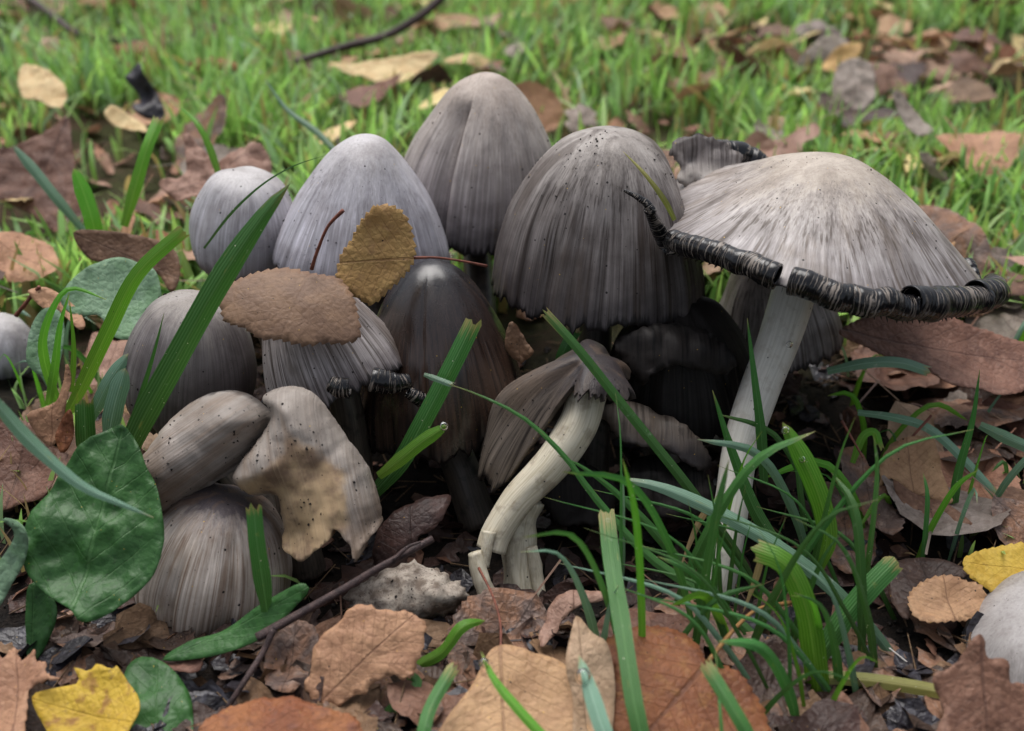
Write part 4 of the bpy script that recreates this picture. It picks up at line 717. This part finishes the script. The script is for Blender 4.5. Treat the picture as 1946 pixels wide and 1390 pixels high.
blade([(1262, 1690, 14.1), (1222, 1420, 15.9), (1204, 1330, 16.7), (1184, 1200, 18.2), (1164, 1080, 20.), (1152, 975, 21.4)], 36, 'dark', 'upright striped blade standing on the rust-orange leaf', 'cut')
blade([(1562, 1375, 19.0), (1548, 1250, 19.3), (1530, 1150, 19.6), (1492, 1072, 20), (1432, 1044, 20.4)], 48, 'bright', 'broad bent bright blade with frayed white tip', 'cut', fold=.25)
blade([(1548, 1090, 22.2), (1572, 1030, 22.3), (1562, 960, 22.5), (1530, 880, 22.8), (1487, 803, 23.2)], 38, 'bright', 'bright blade with water drops beside the white stem', drop=[(.98, .1), (.8, .09)])
blade([(1452, 918, 25.0), (1446, 820, 25.2), (1434, 720, 25.5), (1420, 605, 25.9)], 26, 'dark', 'narrow blade standing against the white stem', 'taper')
blade([(1500, 1062, 23.4), (1440, 980, 23.9), (1392, 860, 24.4), (1354, 742, 24.8)], 34, 'dark', 'long dark blade crossing the foot of the white stem', 'taper')
blade([(1806, 1010, 26), (1820, 905, 26), (1848, 800, 26.1), (1862, 703, 26.3)], 24, 'dark', 'upright blade in front of the chestnut-brown leaf', 'taper')
blade([(1630, 784, 28.2), (1700, 794, 27.9), (1765, 815, 27.6), (1830, 872, 27), (1892, 940, 26.4)], 18, 'blue', 'pale blade bowed below the chestnut-brown leaf', 'cut')
blade([(1572, 706, 29.2), (1650, 690, 29.2), (1712, 690, 29.3), (1764, 706, 29.4)], 22, 'blue', 'grey-green blade lying before the chestnut-brown leaf', 'cut')
blade([(1862, 808, 27.4), (1920, 836, 27.2), (2000, 870, 27)], 24, 'blue', 'bluish blade end behind the upright blade near the litter', 'cut')
blade([(1200, 1690, 14.1), (1050, 1420, 15.8), (1028, 1396, 16), (982, 1345, 16.5), (938, 1290, 17.1), (914, 1238, 17.7)], 19, 'bright', 'slim curved blade with a water drop over the smooth tan leaf', drop=[(.97, .11)])
blade([(1230, 1690, 14.1), (1160, 1430, 15.7), (1140, 1370, 16.2), (1118, 1300, 16.9), (1100, 1246, 17.5)], 34, 'blue', 'pale blade with a large water drop at its tip over the dusky pointed leaf', drop=[(.95, .17)])
blade([(746, 1288, 19.6), (800, 1262, 19.7), (842, 1238, 19.8), (878, 1192, 20.1), (922, 1180, 20.4)], 22, 'bright', 'bright blade growing out from the eroded tan leaf', 'point')
blade([(730, 1690, 14.1), (798, 1420, 16.2), (818, 1345, 17.), (862, 1268, 18.)], 28, 'dark', 'cut dull blade beside the eroded tan leaf', 'cut')
blade([(708, 1380, 18.2), (760, 1335, 18.4), (792, 1300, 18.8), (778, 1284, 19)], 22, 'dark', 'hooked blade below the eroded tan leaf', 'cut')
blade([(1560, 1690, 14.1), (1432, 1420, 15.7), (1392, 1345, 16.3), (1340, 1262, 17.2)], 30, 'dark', 'blade lying over the rust-orange leaf edge', 'cut')
blade([(1390, 1690, 14.1), (1372, 1400, 15.9), (1366, 1320, 16.6), (1360, 1236, 17.5)], 14, 'dark', 'thin blade crossing the rust-orange leaf', 'taper')
blade([(1550, 1265, 20.2), (1600, 1180, 20.6), (1650, 1120, 20.9), (1702, 1066, 21.3)], 44, 'dark', 'broad dark blade with shredded dry end', 'cut')
blade([(1480, 1320, 19.2), (1530, 1290, 19.3), (1640, 1292, 19.2), (1760, 1310, 18.9), (1840, 1328, 18.6), (1896, 1348, 18.4)], 26, 'olive', 'yellow-tipped blade lying toward the smooth pale cap', 'point')
blade([(1352, 955, 23.4), (1325, 1000, 23.1), (1292, 1080, 22.6)], 17, 'dry', 'tan dry blade tip hanging in the dark hollow', 'taper', fold=.15)
blade([(1450, 1050, 21.4), (1436, 1100, 21.2), (1412, 1165, 21)], 18, 'dry', 'pale dry strip hanging under the broad bent bright blade', 'taper', fold=.15)
blade([(110, 765, 28), (88, 700, 28), (82, 640, 28), (108, 572, 28.3), (140, 548, 28.6), (202, 570, 28.4)], 24, 'bright', 'bright blade bent over like a hook beside the dusty small leaf', 'taper')
blade([(92, 770, 27.8), (104, 700, 27.9), (114, 620, 28.2), (132, 556, 28.5)], 22, 'bright', 'upright light green blade next to the hooked bright blade', 'taper')
blade([(136, 745, 28.3), (140, 660, 28.5), (132, 570, 28.8)], 14, 'bright', 'slender bright blade touching the hooked bright blade', 'taper')
blade([(164, 870, 26.6), (162, 815, 26.7), (160, 762, 26.9)], 38, 'dark', 'short thick cut stalk blade behind the plantain leaf tip', 'cut', fold=.7)
blade([(205, 838, 26.3), (218, 770, 26.5), (238, 700, 26.8)], 36, 'blue', 'pale blue-green blade behind the plantain leaf tip', 'point')
blade([(172, 800, 27.0), (205, 730, 27.2), (245, 672, 27.6)], 26, 'blue', 'second blue-green blade close to the grey egg-shaped mushroom', 'point')
blade([(160, 440, 41), (110, 380, 41.5), (70, 330, 42), (24, 276, 42.5)], 20, 'blue', 'blue-green blade leaning over the large faded brown leaf', 'point')
blade([(640, 290, 46), (600, 250, 47), (545, 208, 48), (502, 148, 49)], 17, 'blue', 'long blue-green blade behind the silvery cap', 'taper')
blade([(236, 430, 37), (262, 340, 37.5), (280, 280, 38), (302, 226, 39)], 24, 'bright', 'tall bright blade in front of the pinkish pale crumpled leaf', 'cut')
blade([(420, 345, 40), (398, 280, 40.5), (374, 235, 41), (338, 200, 42)], 18, 'bright', 'bright curved blade rising beside the pinkish pale crumpled leaf', 'taper')
blade([(190, 500, 36), (178, 430, 36), (160, 370, 36.3), (140, 320, 36.6)], 30, 'bright', 'wide bright blade by the red-brown arched leaf', 'point')
blade([(388, 472, 31.4), (440, 405, 31.2), (500, 350, 31.2), (560, 315, 31.4), (618, 296, 32)], 7, 'dark', 'hair-thin blade arching over the small pale mushroom', 'taper')
blade([(1282, 418, 28.2), (1262, 380, 28.0), (1226, 332, 28.3), (1184, 288, 29)], 14, 'olive', 'olive dry blade stuck to the dark grey cap', 'taper')
blade([(1060, 700, 28.8), (1075, 660, 28.9), (1095, 628, 29.2)], 24, 'dark', 'dim blade in the shadow under the dark grey cap rim', 'cut')
blade([(1620, 880, 26.2), (1640, 830, 26.4), (1662, 822, 26.4), (1672, 850, 26.2)], 16, 'bright', 'little looped bright blade in the leaf litter', 'cut')
blade([(1530, 1010, 24), (1516, 900, 24.4), (1500, 820, 24.8)], 16, 'dark', 'dim blade close behind the white stem', 'taper')
bead(j_root, bead_on_stem, .1)
gname = 'green blades of the grass clump at the white stem'
for i in range(34):                                                    # blades of the clump, told apart only by place
    px, py = R.gauss(1540, 150), R.uniform(1010, 1370)
    if i >= 22: px, py = R.uniform(1130, 1420), R.uniform(1080, 1320)
    b = G(px, py); b[2] = float(ground_z(b[0], b[1])) - .1; ln = R.uniform(3.5, 7.5); az = R.uniform(0, 6.283); lean = R.uniform(.15, .9)
    d = np.array([math.cos(az) * lean, math.sin(az) * lean * .6, 0]); up = np.array([0, 0, 1.]); mk = R.choice(['dark', 'dark', 'blue', 'bright', 'dark'])
    p = [b, b + (up * .42 + d * .2) * ln, b + (up * .78 + d * .5) * ln, b + (up * (1.02 - .2 * lean) + d * .9) * ln]
    blade(None, R.uniform(.06, .15), mk, {'dark': 'dark green', 'blue': 'blue-green', 'bright': 'bright green'}[mk] + ' blade growing in the grass clump around the white stem', R.choice(['taper', 'point']), group=mk + ' ' + gname, world=p, seed=i, twist=R.uniform(-60, 60), n=16)
for i in range(14):
    bx, by = R.uniform(1420, 1720), R.uniform(1120, 1370); b = G(bx, by); dx, dy = R.uniform(-430, -120), R.uniform(-330, -140)
    mk = R.choice(['dark', 'dark', 'blue', 'dark']); b[2] = float(ground_z(b[0], b[1])) - .1; t1 = W(bx + dx * .45, by + dy * .75, b[1] + .6); t2 = W(bx + dx, by + dy, b[1] + 1.4)
    blade(None, R.uniform(.06, .11), mk, {'dark': 'dark green', 'blue': 'blue-green'}[mk] + ' blade growing in the grass clump around the white stem', 'taper', group=mk + ' ' + gname, world=[b, b * .55 + t1 * .45 + np.array([0, 0, .3]), t1, t2], seed=60 + i, n=18)
for i in range(9):
    bx, by = R.uniform(1325, 1450), R.uniform(1130, 1190); b = G(bx, by); b[2] = float(ground_z(b[0], b[1])) - .1; tx, ty = bx + R.uniform(-90, 70), by - R.uniform(130, 260)
    t1 = W(bx * .6 + tx * .4, by * .45 + ty * .55, b[1] + .1); t2 = W(tx, ty, b[1] + .3)
    blade(None, R.uniform(.05, .09), 'dark', 'dark green blade growing in the grass clump around the white stem', 'taper', group='dark ' + gname, world=[b, t1, t2], seed=90 + i, n=16)
for i in range(34):                                                    # blades among the leaves beside the clump and at the left of the cluster
    if i < 18: px, py = R.uniform(1600, 1990), R.uniform(690, 1050)
    else: px, py = R.uniform(-30, 260), R.uniform(440, 800)
    b = G(px, py); b[2] = float(ground_z(b[0], b[1])) - .1; ln = R.uniform(1.8, 4.2); az = R.uniform(0, 6.283); lean = R.uniform(.3, 1.2)
    d = np.array([math.cos(az) * lean, math.sin(az) * lean * .6, 0]); up = np.array([0, 0, 1.])
    p = [b, b + (up * .45 + d * .15) * ln, b + (up * .75 + d * .45) * ln, b + (up * (.9 - .35 * lean) + d * .85) * ln]
    blade(None, R.uniform(.05, .12), R.choice(['dark', 'bright', 'blue', 'bright']), 'green blade sticking up through fallen leaves beside the chestnut-brown leaf' if i < 18 else 'green blade in the patch of grass beside the dusty round leaf',
          R.choice(['taper', 'point']), group='blades among the fallen leaves' if i < 18 else 'blades by the dusty leaf', world=p, seed=i, twist=R.uniform(-60, 60), n=14)

# ------------------------------------------------------------------ scattered fallen leaves: variants with shared meshes
def leaf_mesh(k):
    g = np.random.default_rng(100 + k); ns, nt = 26, 11; s = np.linspace(0, 1, ns); t = np.linspace(-1, 1, nt)
    wd = (g.uniform(.30, .42) * np.sin(np.pi * s ** g.uniform(.6, 1.0)) ** g.uniform(.55, .9)); per = g.uniform(9, 14)
    S, Tt = np.meshgrid(s, t, indexing='ij'); w = wd[:, None] * (1 + (g.uniform(.05, .12) * (((s * per) % 1) - .5))[:, None] * (np.abs(Tt) > .99))
    if k % 4 == 3: w = w * (1 + .28 * np.cos(s * per * 1.1)[:, None] * np.abs(Tt) ** 2)
    w = w * (1 + .12 * v1(s * 5, k)[:, None]); x = S - .5; y = Tt * w
    q = np.stack([x * 4, y * 4, x * 0 + k], -1); cu, be = g.uniform(-.5, .7), g.uniform(-.5, .5)
    z = cu * y * y * 1.4 + be * x * x + .045 * vn(q, k) + .03 * vn(q * 2.7, k + 1)
    V = np.stack([x, y, z], -1).reshape(-1, 3); V[:, 2] -= V[:, 2].min()
    me = bpy.data.meshes.new('fallen_leaf'); F = grid_faces(ns, nt); nv_ = len(V)
    pr = np.array([[-.5 + d, sgn * .008, .02 + V[nt // 2, 2]] for d in (.02, -.18, -.36) for sgn in (-1, 1)])
    me.from_pydata(np.concatenate([V, pr]).tolist(), [], F.tolist() + [(nv_, nv_ + 1, nv_ + 3, nv_ + 2), (nv_ + 2, nv_ + 3, nv_ + 5, nv_ + 4)])
    lt = np.concatenate([np.stack([S, Tt, S * 0 + k / 14], -1).reshape(-1, 3), np.tile([[0, 0, .5]], (6, 1))])
    rest = np.concatenate([np.stack([x * 4 + k * 7, y * 4, x * 0], -1).reshape(-1, 3), np.zeros((6, 3))])
    me.attributes.new('lt', 'FLOAT_VECTOR', 'POINT').data.foreach_set('vector', lt.ravel()); me.attributes.new('rest', 'FLOAT_VECTOR', 'POINT').data.foreach_set('vector', rest.ravel())
    me.polygons.foreach_set('use_smooth', np.ones(len(me.polygons), bool)); me.materials.append(LM['brown']); return me
LMESH = [leaf_mesh(k) for k in range(14)]
KIND = {'brown': 'brown dry', 'pink': 'pinkish tan', 'tan': 'tan', 'rust': 'rusty', 'grey': 'greyish', 'cream': 'pale cream', 'dark': 'dark rotting', 'ochre': 'orange-yellow', 'orange': 'orange-brown', 'mixed': 'mottled'}
def scatter(n, pick, names, where, group, size, zr, tilt):
    done = 0
    while done < n:
        x, y = pick()
        if ((x - 1) / 11.5) ** 2 + ((y - 30.5) / 9) ** 2 < 1: continue
        if math.hypot(x - 10, y - 20) < 4.2 or math.hypot(x - 11, y - 23) < 3: continue
        k = R.choice(names); o = bpy.data.objects.new('fallen_leaf', R.choice(LMESH)); COL.objects.link(o)
        sz = R.uniform(*size); o.location = Vector((x, y, float(ground_z(x, y)) + R.uniform(*zr))) * .01
        o.scale = (sz * .01,) * 3; o.rotation_euler = (math.radians(R.gauss(0, tilt)), math.radians(R.gauss(0, tilt)), R.uniform(0, 6.283))
        o.material_slots[0].link = 'OBJECT'; o.material_slots[0].material = LM[k]
        tag(o, KIND[k] + ' fallen leaf ' + where, 'leaf', KIND[k] + ' ' + group); done += 1
def pk_lawn():
    while True:
        y = 36 + 42 * R.random() ** 1.1; x = R.uniform(-.62, .62) * (y + 6)
        d = .55 + 1.2 * float(vn(np.array([x * .06 + 5, y * .05, .5]), 8)) + (.3 if x > 8 else 0) + (.25 if x < -14 and y < 62 else 0)
        if R.random() < d: return x, y
LAWNK = ['brown', 'pink', 'pink', 'tan', 'tan', 'rust', 'brown', 'cream', 'grey', 'cream', 'dark', 'pink', 'mixed', 'tan', 'grey']
scatter(185, pk_lawn, LAWNK, 'strewn on the lawn behind the mushrooms', 'leaves strewn on the lawn', (2.2, 4.6), (1.0, 2.6), 18)
scatter(34, lambda: (R.uniform(9.5, 19), R.uniform(18, 37)), ['brown', 'pink', 'tan', 'mixed', 'dark', 'brown', 'grey'], 'in the thick litter beside the grass clump', 'leaves in the litter', (2.6, 4.4), (.1, .9), 14)
scatter(12, lambda: (R.uniform(-19, -8.5), R.uniform(26, 38)), ['brown', 'dark', 'pink', 'tan'], 'in the grass patch beside the dusty round leaf', 'leaves in the grass patch', (2.4, 4.2), (.0, .5), 14)
scatter(10, lambda: (R.uniform(-10, -1), R.uniform(16, 21)), ['dark', 'brown', 'dark'], 'on the soil around the forked twig', 'leaves on the soil', (2.2, 3.6), (-.1, .15), 12)
scatter(10, lambda: (R.uniform(-1, 9), R.uniform(16.5, 22)), ['dark', 'brown', 'dark', 'mixed'], 'on the soil around the rust-orange leaf', 'leaves by the rust-orange leaf', (2.2, 3.8), (-.1, .2), 12)
def litter_mass(n, seed, pick, size, lift, tilt, mats, name, label):                # leaves and scraps nobody can count, as one mass
    g = np.random.default_rng(seed); FV, FF, FL, FR = [], [], [], []; ns, nt = 7, 5; S_, T_ = np.meshgrid(np.linspace(0, 1, ns), np.linspace(-1, 1, nt), indexing='ij')
    for k in range(n):
        x, y = pick(g); sz = g.uniform(*size); a = (S_ - .5) * sz; b = T_ * np.sin(np.pi * S_ ** .8) ** g.uniform(.4, 1) * g.uniform(.2, .42) * sz * (1 + .2 * g.normal(size=T_.shape) * (np.abs(T_) > .9))
        c = g.uniform(-.5, .7) * b * b / sz + g.uniform(-.4, .4) * a * a / sz + .03 * sz * g.normal(size=a.shape)
        r1, r2, r3 = g.uniform(0, 6.28), g.normal(0, tilt), g.normal(0, tilt); P_ = np.stack([a, b, c], -1).reshape(-1, 3)
        rx = np.array([[1, 0, 0], [0, math.cos(r2), -math.sin(r2)], [0, math.sin(r2), math.cos(r2)]]); ry = np.array([[math.cos(r3), 0, math.sin(r3)], [0, 1, 0], [-math.sin(r3), 0, math.cos(r3)]]); rz = np.array([[math.cos(r1), -math.sin(r1), 0], [math.sin(r1), math.cos(r1), 0], [0, 0, 1]])
        FF.append(grid_faces(ns, nt) + k * 35); FV.append(P_ @ (rz @ ry @ rx).T + np.array([x, y, float(ground_z(x, y)) + g.uniform(*lift)])); FL.append(np.stack([S_.ravel(), T_.ravel(), S_.ravel() * 0], -1)); FR.append(P_ + k * 3.1)
    fm = np.repeat(g.integers(0, len(mats), n), 24)
    tag(obj(name, np.concatenate(FV), np.concatenate(FF), [LM[k] for k in mats], origin=(0, 0, 0), attrs={'lt': np.concatenate(FL), 'rest': np.concatenate(FR)}, fmat=fm), label, 'leaf litter', None, 'stuff')
def pk_far(g): y = 72 + 60 * g.random(); return g.uniform(-.66, .66) * (y + 8), y
litter_mass(420, 77, pk_far, (1.8, 4.2), (.9, 2.8), .35, ('pink', 'brown', 'tan', 'rust', 'tan', 'cream'), 'leaf_litter', 'small fallen leaves dotting the far lawn')
litter_mass(900, 78, lambda g: (g.uniform(-16, 17), g.uniform(15.5, 36)), (.4, 1.5), (.0, .3), .4, ('dark', 'dark', 'slate', 'brown', 'dark', 'dark'), 'leaf_scraps', 'dark rotting leaf scraps covering the soil')
litter_mass(700, 80, lambda g: (g.uniform(-13, 13), g.uniform(15.2, 21.5)), (.5, 2.0), (.05, .4), .35, ('dark', 'brown', 'dark', 'mixed', 'slate'), 'leaf_scraps', 'brown leaf scraps on the soil below the forked twig and rust-orange leaf')
litter_mass(900, 79, lambda g: (g.uniform(-45, 45), g.uniform(38, 85)), (.6, 2.0), (.1, .8), .4, ('brown', 'pink', 'dark', 'tan'), 'leaf_scraps', 'brown leaf scraps down between the lawn blades')

# ------------------------------------------------------------------ lawn, crumbs of soil, dew
def lawn(n, seed, yr, hgt, wid, dens, name, label):
    g = np.random.default_rng(seed); m = n * 3
    y = yr[0] + (yr[1] - yr[0]) * g.random(m) ** 1.1; x = g.uniform(-.72, .72, m) * (y + 10)
    keep = (g.random(m) < np.clip(dens + .75 * vn(np.stack([x * .13, y * .10, x * 0 + seed], -1), 5) + .3 * vn(np.stack([x * .4, y * .4, x * 0], -1), 6), .04, 1)) & ((((x - 1) / 11.8) ** 2 + ((y - 30.5) / 8.5) ** 2) > 1)
    x, y = x[keep][:n], y[keep][:n]; n = len(x); z = ground_z(x, y) - .1
    L = g.uniform(*hgt, n) * (1 + .35 * vn(np.stack([x * .2, y * .2, x * 0], -1), 9)); az = g.uniform(0, 2 * math.pi, n); ln = g.gamma(2, .22, n).clip(0, 1.3); hw = g.uniform(*wid, n) / 2
    d = np.stack([np.cos(az), np.sin(az), 0 * az], -1); fa = az + g.normal(math.pi / 2, .6, n); sd = np.stack([np.cos(fa), np.sin(fa), 0 * fa], -1)
    b = np.stack([x, y, z], -1); rows = []; S = np.array([0, .25, .5, .75, 1.]); Wp = np.array([.75, 1, .95, .7, .08])
    for s, w in zip(S, Wp):
        c = b + d * (L * ln * s ** 1.8)[:, None] + np.array([0, 0, 1.]) * (L * (s - .30 * ln * s * s))[:, None]
        rows.append(np.stack([c - sd * (hw * w)[:, None], c + sd * (hw * w)[:, None]], 1))
    V = np.stack(rows, 1).reshape(-1, 3); q = (np.arange(n) * 10)[:, None, None] + (np.arange(4) * 2)[None, :, None] + np.array([0, 1, 3, 2])[None, None]
    rnd = g.random(n); lt = np.zeros((n, 5, 2, 3)); lt[..., 0] = S[None, :, None]; lt[:, :, 0, 1] = -1; lt[:, :, 1, 1] = 1; lt[..., 2] = rnd[:, None, None]
    tag(obj(name, V, q.reshape(-1, 4), BG['lawn'], origin=(0, 0, 0), attrs={'lt': lt.reshape(-1, 3)}), label, 'grass', None, 'stuff'); return V.reshape(n, 5, 2, 3)
LV = lawn(24000, 1, (37, 125), (1.6, 4.2), (.18, .42), .38, 'lawn_grass', 'short bright green lawn grass behind the mushrooms')
lawn(700, 2, (23, 41), (1.0, 2.6), (.1, .2), .2, 'sparse_grass', 'sparse low grass around the mushroom cluster')
g = np.random.default_rng(5)
i = g.choice(len(LV), 700); p = LV[i, 4].mean(1); V, F = lumps(p, g.uniform(.05, .13, 700), 1)
u = ICV * 1.0
V = (p[:, None] + ICV[None] * g.uniform(.05, .12, (700, 1, 1))).reshape(-1, 3)
tag(obj('dew', V, F, WATER, origin=(0, 0, 0)), 'tiny dew drops on the lawn grass tips', 'dew', None, 'stuff')
n = 5200; x = g.uniform(-14, 15, n); y = g.uniform(16, 36, n); sz = .02 + .12 * g.random(n) ** 6
V, F = lumps(np.stack([x, y, ground_z(x, y) + sz * .4], -1), sz, 2)
tag(obj('soil_crumbs', V, F, CRUMB, origin=(0, 0, 0), smooth=False), 'loose dark soil crumbs around the mushroom stems', 'soil', None, 'stuff')
# fine plant litter on the soil: bits of straw and root
n = 900; x = g.uniform(-15, 16, n); y = g.uniform(16, 37, n); az = g.uniform(0, 6.28, n); ln = g.uniform(.3, 1.6, n); el = g.normal(.1, .25, n)
b = np.stack([x, y, ground_z(x, y) + .12], -1); d = np.stack([np.cos(az) * np.cos(el), np.sin(az) * np.cos(el), np.sin(el)], -1) * ln[:, None]
s1 = np.stack([-np.sin(az), np.cos(az), 0 * az], -1) * .035; s2 = np.array([0, 0, .035])
V = np.stack([b - s1, b + s1, b + s2, b + d - s1 * .5, b + d + s1 * .5, b + d + s2 * .5], 1).reshape(-1, 3); o6 = (np.arange(n) * 6)[:, None, None]
F = (o6 + np.array([[0, 1, 4, 3], [1, 2, 5, 4], [2, 0, 3, 5]])[None]).reshape(-1, 4)
tag(obj('straw_litter', V, F, plain('straw', lin(120, 96, 70), lin(70, 54, 44), .7, 1.5, .3, lin(150, 130, 100)), origin=(0, 0, 0)), 'fine straw and root bits littering the soil', 'litter', None, 'stuff')
